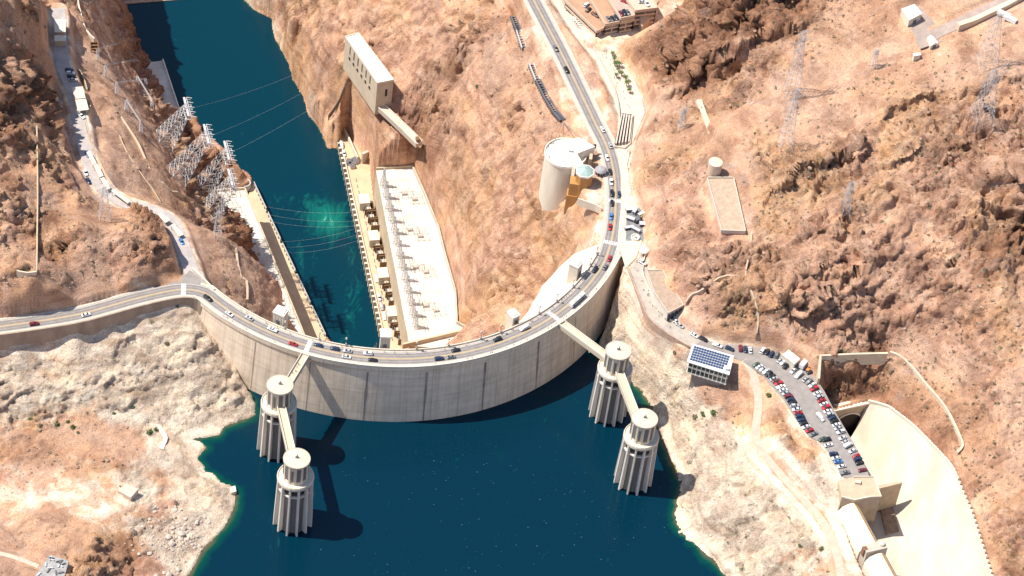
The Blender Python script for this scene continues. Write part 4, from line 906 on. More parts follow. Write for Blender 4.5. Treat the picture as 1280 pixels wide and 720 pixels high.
# ------------------------------------------------------------------ towers and lamps on the crest
def crest_tower(px, py, lab, w, top, deep):
    th = theta(px, py); p = pol(th, RD-1.6)
    t = empty('crest_tower', (p[0], p[1], 0), R(th), lab, 'tower', 'towers on the dam crest')
    MB().box(-w/2, w/2, -.2, 5.6, -deep, top-1).build('shaft', PALE, t)
    c = MB().box(-w/2-.3, w/2+.3, -.5, 5.9, top-1, top); c.box(-w/2+.6, w/2-.6, .6, 5.0, top, top+.6); c.build('cap', WHITE, t)
    for k in (-1, 0, 1):
        MB().box(k*w*.28-.35, k*w*.28+.35, -.32, -.1, 1.0, top-2).build('flute', CONC, t)
    d = MB().box(-1.0, 1.0, -.36, -.15, 0, 2.8).build('door', DSTEEL, t)
for a in ((346, 406, 'squat pale crest tower nearest the left cliff', 6.5, 8, 40), (481, 436, 'grey-white crest tower in front of the powerhouse deck', 5.6, 9, 34), (648, 408, 'pale crest tower beside the white downstream slope', 4.6, 6, 30), (728, 346, 'tall pale crest tower on the right bend of the dam', 6.0, 9, 36)):
    crest_tower(*a)
LAMPTH = [theta(*q) for q in [(358, 409), (400, 424), (432, 434), (520, 437), (560, 433), (600, 424), (625, 416), (672, 392), (694, 377), (713, 358), (735, 332), (742, 318)]]
lm = None
for i, th in enumerate(LAMPTH):
    if lm is None:
        lm = empty('street_lamp'); MB().tube((0,0,0), (0,0,5.2), .16, 6).build('post', DSTEEL, lm)
        m = MB(); m.box(-.55, .55, -.55, .55, 5.2, 6.2, taper=.6); m.build('lamp_head', mat('lamp_glass', (.55, .5, .42), .4), lm)
        MB().box(-.5, .5, -.5, .5, 0, 1.5, taper=.8).build('plinth', CONC, lm); o = lm
    else: o = copy_tree(lm)
    p = pol(th, RD+.85); o.location = (p[0], p[1], 1.0); o.rotation_euler.z = R(th)
    o['label'] = 'dark lamp post on the downstream parapet of the dam crest'; o['category'] = 'street lamp'; o['group'] = 'lamps along the downstream parapet'

# ------------------------------------------------------------------ vehicles
def hull(secs):
    """secs: list of (x, half width, z bottom, z top, half width at top)"""
    m = MB(); rows = []
    for x, w, zb, zt_, wt in secs:
        rows.append([(x, -w*.92, zb), (x, -w, zb+(zt_-zb)*.35), (x, -w, zb+(zt_-zb)*.7), (x, -wt, zt_), (x, wt, zt_), (x, w, zb+(zt_-zb)*.7), (x, w, zb+(zt_-zb)*.35), (x, w*.92, zb)])
    m.strip(rows, True); k = 8; m.f.append(tuple(range(k))); e = k*(len(rows)-1); m.f.append(tuple(range(e+k-1, e-1, -1))); return m
TYRE = mat('tyre_rubber', (.02, .02, .02), .9)
CARGLASS = mat('car_glass', (.02, .025, .03), .1, spec=.7)
def car_proto(kind):
    t = empty('parked_car'); bm_ = mat('paint_white', (.72, .71, .69), .35, spec=.5)
    if kind == 'sedan':
        b = hull([(-2.3, .78, .35, .80, .7), (-2.2, .88, .28, .95, .8), (-1.3, .91, .25, 1.0, .82), (1.0, .91, .25, .95, .82), (2.0, .88, .27, .80, .76), (2.3, .75, .33, .66, .66)])
        g = hull([(-1.75, .76, .93, .97, .74), (-1.05, .74, .93, 1.40, .60), (.25, .74, .93, 1.42, .60), (1.15, .76, .92, .95, .74)]); rf = (-1.0, .2, .58, 1.40)
    elif kind == 'suv':
        b = hull([(-2.35, .85, .4, 1.0, .78), (-2.25, .94, .35, 1.15, .84), (-1.3, .96, .32, 1.18, .86), (1.0, .96, .32, 1.15, .86), (2.05, .93, .34, 1.05, .82), (2.35, .82, .4, .85, .72)])
        g = hull([(-2.15, .82, 1.12, 1.18, .8), (-1.9, .8, 1.12, 1.72, .68), (.2, .8, 1.12, 1.75, .68), (1.1, .82, 1.1, 1.15, .8)]); rf = (-1.85, .15, .68, 1.73)
    elif kind == 'pickup':
        b = hull([(-2.7, .9, .45, 1.05, .86), (-2.6, .95, .4, 1.12, .88), (.2, .96, .36, 1.12, .88), (1.3, .96, .36, 1.18, .86), (2.35, .93, .38, 1.08, .82), (2.65, .82, .44, .9, .72)])
        g = hull([(-.75, .82, 1.08, 1.14, .8), (-.6, .8, 1.1, 1.75, .7), (.5, .8, 1.1, 1.76, .7), (1.3, .82, 1.1, 1.16, .8)]); rf = (-.55, .45, .7, 1.74)
    else:
        b = hull([(-2.7, .95, .4, 1.6, .86), (-2.65, .98, .36, 2.05, .84), (.9, .98, .34, 2.08, .84), (1.6, .98, .34, 1.35, .86), (2.4, .94, .36, 1.05, .8), (2.7, .82, .42, .85, .7)])
        g = hull([(-2.0, .995, 1.2, 1.7, .93), (1.0, .995, 1.2, 1.7, .93), (1.55, .96, 1.2, 1.45, .9)]); rf = None
    o = fix(b.build('body', bm_, t, True))
    fix(g.build('windows', CARGLASS, t))
    if rf: MB().box(rf[0], rf[1], -rf[2], rf[2], rf[3]-.02, rf[3]+.05).build('roof', bm_, t)
    for x in (-1.4, 1.4):
        for y in (-.83, .83):
            MB().lathe([(.0, -.1), (.33, -.1), (.33, .1), (.0, .1)], 10, cap=False).xf(Matrix.Translation((x, y, .33)) @ Matrix.Rotation(math.pi/2, 4, 'X')).build('wheel', TYRE, t)
    return t
CARS = {k: car_proto(k) for k in ('sedan', 'suv', 'van', 'pickup')}
USED = set()
PAINT = dict(white=(.74, .73, .71), silver=(.42, .42, .42), grey=(.17, .175, .18), black=(.018, .019, .022), navy=(.02, .04, .09), red=(.45, .02, .03), maroon=(.20, .025, .035), blue=(.07, .22, .50), tan=(.45, .36, .25), yellow=(.55, .45, .12), green=(.08, .14, .09), orange=(.6, .2, .06), brown=(.16, .07, .045))
def car(kind, colour, x, y, z, rz, label, group, name='car', cat='car', s=1.12):
    src = CARS[kind]
    if kind in USED: o = copy_tree(src)
    else: o = src; USED.add(kind)
    o.name = name; o.location = (x, y, z); o.rotation_euler = (0, 0, rz); o.scale = (s, s, s)
    m = mat('paint_'+colour, PAINT[colour], .35, spec=.5)
    for ch in o.children:
        if ch.name.split('.')[0] in ('body', 'roof'):
            ch.material_slots[0].link = 'OBJECT'; ch.material_slots[0].material = m
    tag(o, label, cat, group); return o
ORD = 'first second third fourth fifth sixth seventh eighth ninth tenth eleventh twelfth thirteenth fourteenth fifteenth sixteenth seventeenth eighteenth nineteenth twentieth'.split()
def ordw(n):
    if n < 20: return ORD[n]
    t_, u_ = divmod(n+1, 10); return ({2: 'twenty', 3: 'thirty', 4: 'forty'}[t_]+'-'+ORD[u_-1]) if u_ else {3: 'thirtieth', 4: 'fortieth'}[t_]
drive = [(43, 406, 'maroon', 'suv'), (108, 394, 'white', 'sedan'), (258, 374, 'black', 'pickup'), (286, 393, 'white', 'sedan'), (309, 400, 'silver', 'sedan'), (339, 414, 'white', 'pickup'), (366, 431, 'red', 'sedan'), (397, 434, 'navy', 'sedan'), (418, 438, 'navy', 'suv'), (434, 441, 'silver', 'sedan'), (433, 447, 'white', 'sedan'), (460, 444, 'white', 'suv'), (466, 451, 'black', 'sedan'), (548, 445, 'navy', 'suv'), (565, 449, 'grey', 'sedan'), (571, 441, 'black', 'sedan'), (624, 427, 'black', 'suv'), (658, 413, 'white', 'van'), (746, 338, 'black', 'suv'), (757, 334, 'grey', 'sedan'), (762, 323, 'red', 'sedan'), (764, 284, 'red', 'sedan'), (767, 271, 'blue', 'sedan'), (767, 254, 'black', 'sedan'), (768, 242, 'black', 'suv'), (777, 243, 'navy', 'sedan'), (768, 228, 'white', 'suv'), (766, 215, 'black', 'sedan'), (762, 197, 'white', 'sedan'), (762, 182, 'silver', 'sedan'), (752, 162, 'white', 'sedan'), (706, 90, 'black', 'suv'), (694, 64, 'grey', 'suv')]
for i, (px, py, c, k) in enumerate(drive):
    p = P(px, py, .6); j = int(np.argmin([(a[0]-p[0])**2+(a[1]-p[1])**2 for a in ROAD[:-1]])); a, b = ROAD[max(j-1, 0)], ROAD[j+1]
    d = np.array([b[0]-a[0], b[1]-a[1]]); d /= np.linalg.norm(d); n_ = np.array([-d[1], d[0]])
    off = float(np.dot(np.array(p[:2])-np.array(ROAD[j][:2]), n_)); off = max(-2.6, min(2.6, off)); off = 2.2 if off > 0 else -2.2
    q_ = np.array(ROAD[j][:2])+n_*off+d*float(np.dot(np.array(p[:2])-np.array(ROAD[j][:2]), d))
    where = 'on the cliff road' if px < 200 else 'left of the left bridge' if px < 380 else 'between the tower bridges' if px < 700 else 'on the right bend' if py > 300 else 'beside the rotunda' if py > 130 else 'on the top road'
    car(k, c, q_[0], q_[1], ROAD[j][2]+.03, math.atan2(d[1], d[0])+(math.pi if off > 0 else 0), f'{c} {k} {where}, {ordw(i)} along the road from the left', 'cars driving over the dam')
ROWS = [
 ('by the cliff lane, {} from the plaza', (2.6, 0), [(845, 402, 'white', 'sedan'), (850, 407, 'silver', 'sedan'), (868, 419, 'white', 'sedan'), (879, 424, 'black', 'suv'), (897, 432, 'white', 'pickup'), (912, 436, 'navy', 'suv')], 'lane'),
 ('in the cliff-side row of the car park, {} from the lane', None, [(925.5, 435.5, 'maroon', 'suv'), (932, 436.7, 'navy', 'sedan'), (938, 437.8, 'white', 'sedan'), (953.3, 438.3, 'white', 'suv'), (959, 439.8, 'black', 'sedan'), (964.4, 442.8, 'navy', 'suv'), (970.8, 443.8, 'grey', 'suv'), (974.8, 450.3, 'silver', 'sedan'), (979.2, 453, 'white', 'sedan'), (983, 457, 'black', 'pickup'), (991.7, 463.3, 'white', 'sedan'), (998.3, 469, 'white', 'van'), (1006.7, 474, 'silver', 'sedan'), (1011.4, 477, 'grey', 'sedan'), (1015.5, 481.2, 'white', 'sedan'), (1018, 486, 'red', 'suv'), (1022, 491.6, 'white', 'sedan'), (1024.5, 496.2, 'silver', 'suv'), (1027.2, 500.6, 'red', 'sedan'), (1030, 505, 'white', 'sedan'), (1032.8, 509.5, 'red', 'suv'), (1035, 513.8, 'white', 'sedan'), (1037.2, 518, 'silver', 'suv'), (1040.4, 522.4, 'navy', 'sedan'), (1043, 526.7, 'black', 'suv'), (1045.5, 531, 'white', 'sedan'), (1048, 535.3, 'silver', 'sedan'), (1050.9, 540, 'white', 'suv'), (1053.6, 547.4, 'white', 'sedan'), (1057, 552, 'silver', 'sedan'), (1060.2, 556.6, 'white', 'van'), (1065.8, 563.6, 'white', 'sedan'), (1070.3, 570, 'red', 'sedan'), (1072.4, 574.2, 'navy', 'suv'), (1074.8, 578.8, 'black', 'sedan'), (1078.2, 587.6, 'maroon', 'sedan')], 'R'),
 ('in the long lake-side row, {} from the solar building', None, [(945, 455.6, 'green', 'sedan'), (949.2, 458.6, 'white', 'sedan'), (953.3, 461.6, 'silver', 'sedan'), (957.4, 464.2, 'white', 'sedan'), (961, 467.6, 'black', 'suv'), (964.6, 470.2, 'black', 'sedan'), (967.4, 473.4, 'silver', 'sedan'), (970.4, 476.2, 'brown', 'sedan'), (973.6, 479.6, 'red', 'suv'), (976.2, 483.8, 'white', 'pickup'), (979.4, 487.4, 'white', 'sedan'), (982.4, 491.4, 'silver', 'sedan'), (985.6, 495.6, 'maroon', 'suv'), (988.4, 499.4, 'navy', 'sedan'), (990.8, 503.4, 'black', 'sedan'), (993.4, 507.4, 'silver', 'suv'), (995.8, 511.8, 'white', 'sedan'), (997.8, 516, 'red', 'sedan'), (1000, 520.6, 'navy', 'suv'), (1002, 525, 'navy', 'sedan'), (1004.6, 529.4, 'black', 'sedan'), (1007.6, 533.6, 'white', 'sedan'), (1011.8, 538.2, 'red', 'sedan'), (1017.2, 542.6, 'grey', 'sedan')], 'L'),
 ('at the narrow end of the car park, {} from the kerb kink', None, [(1028, 548.6, 'green', 'sedan'), (1033, 549.6, 'black', 'suv'), (1035.8, 556.2, 'white', 'sedan'), (1042, 567.6, 'navy', 'suv'), (1045, 572.6, 'white', 'sedan'), (1048, 577.2, 'blue', 'sedan'), (1051.8, 583, 'white', 'sedan'), (1056, 591, 'grey', 'pickup')], 'L')]
for lab, _, lst, side in ROWS:
    pts = [P(px, py, .6) for px, py, _, _ in lst]
    for i, (px, py, c, k) in enumerate(lst):
        a, b = pts[max(i-2, 0)], pts[min(i+2, len(pts)-1)]; h = math.atan2(b[1]-a[1], b[0]-a[0])
        rz = h+rng.normal()*.04 if side == 'lane' else h+math.pi/2+(.12 if side == 'R' else -.12)+rng.normal()*.05+(math.pi if rng.random() < .4 else 0)
        if side == 'R' and i < 7: rz = R(95 if i < 3 else 68)+rng.normal()*.04
        car(k, c, pts[i][0], pts[i][1], .04, rz, f'{c} {k} '+lab.format(ordw(i)), 'cars in the car park' if side != 'lane' else 'cars beside the lane', 'parked_car')
q = P(1025.5, 522, .6); car('van', 'white', q[0], q[1], .04, R(-52), 'white van driving down the middle of the car park', None, 'van', 'van')
q = P(803, 329, .6); car('suv', 'white', q[0], q[1], .66, R(-35), 'white suv standing on the plaza beside the dome kiosk', None, 'parked_car')
# coach
def coach(px, py):
    p = P(px, py, 1.5); j = nearest(px, py); a, b = ROAD[j-1], ROAD[j+1]; d = np.array([b[0]-a[0], b[1]-a[1]]); d /= np.linalg.norm(d); n_ = np.array([-d[1], d[0]])
    q_ = np.array(ROAD[j][:2])-n_*2.2
    t = empty('coach', (q_[0], q_[1], .03), math.atan2(d[1], d[0]), 'long white tour coach on the crest just right of the tower bridge', 'bus')
    fix(hull([(-6.4, 1.2, .5, 3.1, 1.1), (-6.3, 1.28, .45, 3.4, 1.18), (5.9, 1.28, .45, 3.4, 1.18), (6.4, 1.2, .5, 3.0, 1.1)]).build('body', mat('paint_white', PAINT['white']), t))
    for s_ in (1, -1): MB().box(-5.9, 5.6, s_*1.29-.03, s_*1.29+.03, 1.55, 2.6).build('side_windows', CARGLASS, t)
    MB().box(6.33, 6.46, -1.0, 1.0, 1.3, 2.7).build('windscreen', CARGLASS, t)
    m = MB().box(-4.2, -1.8, -.8, .8, 3.39, 3.7); m.box(1.2, 3.4, -.8, .8, 3.39, 3.65); m.build('roof_unit', KERB, t)
    for x in (-3.9, 4.1):
        for y in (-1.15, 1.15): MB().lathe([(.0, -.15), (.5, -.15), (.5, .15), (.0, .15)], 12, cap=False).xf(Matrix.Translation((x, y, .5)) @ Matrix.Rotation(math.pi/2, 4, 'X')).build('wheel', TYRE, t)
coach(721, 379)
# ------------------------------------------------------------------ visitor centre above the canyon
def rot_centre():
    c = P2(707, 192, 3)
    t = empty('visitor_rotunda', (c[0], c[1], 3), 0, 'big round cream rotunda with a flat walkable roof beside the road bend', 'visitor centre')
    drum = mat('rotunda_wall', (.70, .62, .50), .85, .14, .15, stretch=(1, 1, .2))
    add(MB().lathe([(12.6, -62), (12.3, 3.0)], 48, c), 'drum', drum, t)
    add(MB().lathe([(12.75, 2.4), (12.75, 4.1), (12.3, 4.1), (12.3, 3.05)], 48, c, cap=False), 'parapet', WHITE, t)
    add(MB().lathe([(12.2, 3.02), (.1, 3.25)], 40, c, cap=False), 'terrace', WHITE, t)
    up = MB().prism(pxpoly([(704, 178), (723, 171.5), (744, 183), (722, 191.5)], 9), 3, 9); h = add(up, 'upper_storey', WHITE, t)
    up = MB().prism(pxpoly([(705.5, 181), (721.5, 192), (729, 205), (719, 211)], 7.5), -2, 7.5); add(up, 'stair_wing', mat('rotunda_wall', ()), t)
    p = P2(726, 197, 5); m = MB(); pp = pxpoly([(722, 191.8), (744, 183.5), (745, 184.5), (723, 193)], 5); m.prism(pp, 4.2, 7.5); add(m, 'window_band', SHADE, t)
    q = P2(713.5, 187.5, 7.8); m = MB(); m.box(q[0]-1.2, q[0]+1.2, q[1]-1.8, q[1]+1.8, 7.5, 8.8); add(m, 'roof_unit', STEEL, t)
    a = P2(738.5, 197, 6); m = MB().box(a[0]-.9, a[0]+.9, a[1]-2.5, a[1]+2.5, 0, 7); add(m, 'pier', TANC, t)
rot_centre()
def bronze_tower():
    c = P2(731.7, 212.5, 10)
    t = empty('elevator_tower', (c[0], c[1], 0), 0, 'bronze octagonal tower with a green roof beside the round cream rotunda', 'tower')
    add(MB().lathe([(5.3, -34), (5.3, 8.6)], 8, c, .39), 'shaft', BRONZE, t)
    add(MB().lathe([(5.75, 8.0), (5.75, 9.3), (5.2, 9.3)], 8, c, .39), 'cornice', WHITE, t)
    r_ = add(MB().lathe([(5.3, 9.25), (5.1, 9.5), (1.0, 11.6), (.05, 11.7)], 8, c, .39, cap=False), 'roof', COPPER, t)
    m = MB()
    for k in range(8): a = .39+math.pi*k/4; m.tube((c[0]+5.2*math.cos(a), c[1]+5.2*math.sin(a), 9.5), (c[0], c[1], 11.8), .12, 4)
    add(m, 'rib', mat('dark_copper', (.17, .27, .24), .6), r_)
    for i, (dx, dy, w, zt_) in enumerate(((-4.6, -1.2, 3.4, 1.5), (-5.6, -1.9, 3.2, -8))):
        m = MB(); m.box(c[0]+dx-w, c[0]+dx+w, c[1]+dy-w, c[1]+dy+w, -30, zt_); add(m, 'step_block', BRONZE, t)
    d = P2(751, 212, 3); k = empty('round_kiosk', (*d, .5), 0, 'small round glass-domed kiosk between the bronze tower and the road', 'kiosk')
    add(MB().lathe([(3.1, .3), (3.1, 2.6)], 16, d), 'wall', CARGLASS, k)
    add(MB().lathe([(3.6, 2.6), (3.5, 3.0), (2.4, 4.1), (.1, 4.7)], 16, d), 'dome', mat('grey_metal_roof', (.34, .33, .33), .5, .2, .6), k)
    m = MB()
    for i in range(12): a = i*math.pi/6; m.tube((d[0]+3.3*math.cos(a), d[1]+3.3*math.sin(a), .3), (d[0]+3.3*math.cos(a), d[1]+3.3*math.sin(a), 2.8), .14, 4)
    add(m, 'mullion', KERB, k)
bronze_tower()
def low_walls(name, pts, w, h, m_, label, cat, z=None):
    """free-standing wall following the land (points px, py) or a level line"""
    W_ = dens([hit(*q) if z is None else P(*q, z) for q in pts], 4, 1)
    W_ = [(p[0], p[1], (ground(p[0], p[1]) if z is None else z)) for p in W_]
    zz_ = [p[2] for p in W_]; k = 3
    W_ = [(p[0], p[1], float(np.mean(zz_[max(0, i-k):i+k+1]))) for i, p in enumerate(W_)]
    return tag(fix(MB().wall(W_, w, -4, h).build(name, m_)), label, cat)
low_walls('terrace_wall', [(722, 250), (733, 254), (745, 258), (752, 262)], .6, 1.6, PALE, 'short pale terrace wall at the foot of the bronze octagonal tower', 'wall', 0)

# ------------------------------------------------------------------ stepped parking building at the top
def garage():
    c = P2(775, 10, 10)
    t = empty('parking_garage', (c[0], c[1], 4), 0, 'stepped orange-tan parking building with cars on its roof decks', 'parking garage')
    deckm = mat('orange_deck', (.45, .265, .165), .9, .15, .15); fas = mat('fascia', (.56, .42, .31), .9, .1, .3); deck2 = mat('grey_pink_deck', (.45, .34, .27), .9, .15, .2)
    for px_, z, m_ in (([(690, -30), (705, 0), (746, 39.5), (756.5, 34.5), (795, 27), (783, -30)], 9, deckm), ([(722, -30), (738, 0), (756.8, 31), (776.5, 27), (793, 24), (765, -30)], 13, deckm), ([(744, -30), (760.5, 0), (776, 23.5), (793.5, 20), (783, 0), (768, -30)], 16.5, deck2), ([(768, -30), (783.5, 0), (794.5, 14), (822, 10.5), (816.6, 0), (800, -30)], 19, fas)):
        poly = pxpoly(px_, z); zb = 3.
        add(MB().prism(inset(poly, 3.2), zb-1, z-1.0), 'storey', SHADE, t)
        sl_ = add(MB().prism(poly, z-1.1, z), 'roof_deck', m_, t)
        m = MB()
        for a, b in zip(poly, poly[1:]+poly[:1]): m.wall([(a[0], a[1], 0), (b[0], b[1], 0)], .5, z-1.2, z+1.0)
        add(m, 'parapet', fas, sl_)
        zz = z-4.4
        while zz > 4: add(MB().prism(inset(poly, .6), zz-.9, zz+.3), 'floor_slab', fas, t); zz -= 3.6
        n_ = len(poly)
        for a, b in list(zip(poly, poly[1:]+poly[:1]))[1:4]:
            L = math.hypot(b[0]-a[0], b[1]-a[1]); k = max(2, int(L/7))
            for i in range(k+1):
                f = i/k; ci = (a[0]+(b[0]-a[0])*f, a[1]+(b[1]-a[1])*f); cc = inset([ci]+poly, 0)[0]
                v = np.array(ci)-np.mean(np.array(poly), 0); ci = np.array(ci)-v/np.linalg.norm(v)*1.2
                m = MB().box(ci[0]-.35, ci[0]+.35, ci[1]-.35, ci[1]+.35, 2.5, z-1.05); add(m, 'column', fas, t)
    sw_ = pxpoly([(794.5, 15), (822, 11.5), (812, 24), (803, 31)], 10); add(MB().prism(sw_, 2, 12, [18, 18, 9, 8]), 'ramp_wall', fas, t)
garage()
for i, (px, py, z, c, k, rz) in enumerate([(733, 6, 9, 'white', 'suv', 60), (735.5, 12, 9, 'black', 'sedan', 62), (744, 18.5, 9, 'brown', 'pickup', -35), (760.6, 23.5, 13, 'grey', 'sedan', -65), (765.8, 23.3, 13, 'black', 'sedan', -65), (770.5, 22.2, 13, 'navy', 'suv', -65), (776.5, 16.8, 16.5, 'maroon', 'sedan', -65), (780.8, 15.8, 16.5, 'black', 'suv', -65), (785, 15.2, 16.5, 'grey', 'sedan', -65), (780.5, 1.5, 16.5, 'red', 'sedan', -20), (803, 2.3, 19, 'silver', 'sedan', 15), (808.5, 4.5, 19, 'white', 'suv', -60)]):
    q = P(px, py, z+.7); car(k, c, q[0], q[1], z+.03, R(rz), f'{c} {k} on a roof deck of the parking garage, {ordw(i)} from the left', 'cars on the garage decks', 'parked_car')
def canopy(px, py, rz, w, d, h, lab, grp, z=None, m_=WHITE, name='shade_canopy', cat='canopy', floor=None):
    p = P(px, py, (z or 0)+h) if z is not None else hit(px, py); z0 = z if z is not None else p[2]
    t = empty(name, (p[0], p[1], z0), rz, lab, cat, grp)
    m = MB().box(-w/2, w/2, -d/2, d/2, h-.3, h); m.build('roof', m_, t)
    for x in (-w/2+.3, w/2-.3):
        for y in (-d/2+.3, d/2-.3): MB().tube((x, y, -1.5), (x, y, h-.25), .14, 5).build('post', STEEL, t)
    return t
for i in range(9):
    f = i/8; canopy(720+f*18, 23+f*20.5, R(-12), 4.6, 2.2, 2.9, f'white shade canopy, {ordw(i)} of nine below the parking garage', 'shade canopies below the garage', .6)
canopy(738.5, 49, R(-30), 5, 2.2, 2.6, 'brown flat canopy at the near end of the white canopies', None, .6, BROWN)
# sunken stair court
def stairs():
    pg = pxpoly([(776.5, 141), (790.5, 143), (786.5, 177), (768, 180)], .7); c = pg[0]
    t = empty('sunken_stair_court', (c[0], c[1], .7), 0, 'sunken ramp court with long pale beams beside the road bend', 'stair court')
    add(MB().prism(pg, .5, .72), 'floor', mat('dark_floor', (.10, .09, .085), .9), t)  # level dark slab stands in for the dark pit under the beams
    A = [P2(777.5+i*3.1, 141.5+i*.6, 3) for i in range(5)]; B = [P2(770+i*4.0, 179-i*.6, 3) for i in range(5)]
    for a, b in zip(A, B): add(edge_box(MB(), a, b, .9, .6, 2.9), 'beam', KERB, t)
    add(MB().wall([(*P2(791.5, 142, 2), 0), (*P2(788, 178, 2), 0), (*P2(781, 184, 2), 0), (*P2(768, 182, 2), 0)], .6, .4, 1.9), 'wall', PALE, t)
stairs()
def beam_thing(name, pts, z, w, h, m_, lab, cat, z0=-3):
    W_ = dens([P(*q, z) for q in pts], 5, 1); return tag(fix(MB().wall([(p[0], p[1], z) for p in W_], w, z0, h).build(name, m_)), lab, cat)
beam_thing('plaza_wall', [(714, 18), (740, 58), (758, 90), (770, 120), (774, 145), (772, 168)], .6, .7, 1.6, KERB, 'long curved low wall between the plaza and the red embankment', 'wall')
# work yard by the road bend
yp = pxpoly([(783.6, 259.5), (799, 259.5), (807.5, 272), (807, 300), (782, 301)], .7)
struct(MB().prism(yp, .2, .68).build('work_yard', mat('grey_gravel', (.22, .215, .21), .95, .4, .8)))
def rack(px, py, rz, w, d, h, lab, name='steel_rack'):
    p = P(px, py, .7); t = empty(name, (p[0], p[1], .68), rz, lab, 'steel rack', 'steel racks in the work yard')
    for x in (-w/2, w/2):
        for y in (-d/2, d/2): MB().tube((x, y, 0), (x, y, h), .13, 4).build('post', STEEL, t)
    for z in (h*.5, h): MB().box(-w/2, w/2, -d/2, d/2, z-.1, z+.06).build('shelf', STEEL if z == h else DSTEEL, t)
for i, a in enumerate([(787, 264, .3, 5, 2.4, 2.2), (793, 266, 1.2, 4, 2, 2.5), (788, 275, -.3, 5, 2.5, 2), (801, 270, .8, 4.5, 2, 2.6), (803, 282, .1, 4, 3, 2.2), (786, 286, .4, 6, 2, 1.8), (795, 289, -.5, 5, 2, 2)]): rack(*a, f'grey steel rack in the work yard, {ordw(i)} from its far end')
def machine(px, py):
    p = P(px, py, 1); t = empty('loader', (p[0], p[1], .68), .5, 'dark tracked crane with raised boom standing in the grey work yard', 'crane')
    for y in (-1.4, 1.4): MB().box(-2.4, 2.4, y-.4, y+.4, 0, 1).build('track', TYRE, t)
    m = MB().box(-2, 1.2, -1.3, 1.3, 1, 2.6); m.build('body', DSTEEL, t); MB().box(.3, 1.9, -1.2, 0, 1.0, 3.1, taper=.85).build('cab', CARGLASS, t)
    MB().tube((1.2, .5, 1.8), (6.5, 1.4, 7), .35, 5, .2).build('boom', mat('paint_yellow', PAINT['yellow']), t)
machine(798, 276)
p = P(794, 297, 1.2); t = empty('round_basin', (p[0], p[1], .68), 0, 'round white basin at the near edge of the work yard', 'basin')
MB().lathe([(2.5, 0), (2.5, 1.3), (2.1, 1.3), (2.1, .5), (.1, .5)], 20, cap=False).build('rim', WHITE, t); MB().lathe([(.4, .4), (.4, 1.6), (.9, 1.7)], 10).build('spout', CONC, t)
p = P(805, 315, 1.5); t = empty('dome_kiosk', (p[0], p[1], .64), 0, 'small white domed kiosk on the plaza between work yard and lane', 'kiosk')
MB().lathe([(2.6, 0), (2.6, 2.2)], 16).build('wall', PALE, t); MB().lathe([(2.9, 2.2), (2.6, 2.9), (1.5, 3.6), (.1, 3.9)], 16).build('dome', WHITE, t); MB().box(-.6, .6, -2.7, -2.5, 0, 1.9).build('door', DSTEEL, t)
# flat gravel-roofed building on the lane
def old_hall():
    top = pxpoly([(808.6, 338), (828, 338), (854, 381.5), (835, 391.5), (818, 366)], 7); c = np.mean(np.array(top), 0)
    t = empty('exhibit_hall', (*c, 0), 0, 'long low hall with a brown gravel roof beside the curved lane', 'building')
    add(MB().prism(inset(top, .3), -1, 6.4), 'wall', mat('hall_wall', (.60, .54, .46), .85), t)
    r_ = add(MB().prism(top, 6.4, 7.0), 'roof', GRAVEL, t); m = MB()
    for a, b in zip(top, top[1:]+top[:1]): m.wall([(*a, 0), (*b, 0)], .5, 6.3, 7.5)
    add(m, 'parapet', KERB, r_)
    a, b = np.array(top[2]), np.array(top[3]); n_ = np.array([b[1]-a[1], -(b[0]-a[0])]); n_ /= np.linalg.norm(n_)
    if np.dot(n_, a-c) < 0: n_ = -n_
    for f in (.15, .4, .65, .9):
        q = a+(b-a)*f; m = edge_box(MB(), q-(b-a)*.08+n_*.25, q+(b-a)*.08+n_*.25, .3, .4, 5.0); add(m, 'window', GLASS, t)
old_hall()
beam_thing('lane_wall', [(784, 334), (798, 370), (811, 398), (835, 418.5), (861, 433.5)], 0, .7, 1.1, mat('red_wall', (.46, .31, .23), .9, .2, .3), 'low reddish wall along the lake side of the curved lane', 'wall', -6)
beam_thing('lane_kerb_wall', [(806, 320), (803, 340), (812, 365), (828, 392), (842, 404)], 0, .5, 1.4, PALE, 'pale curved wall in front of the gravel-roofed hall', 'wall')
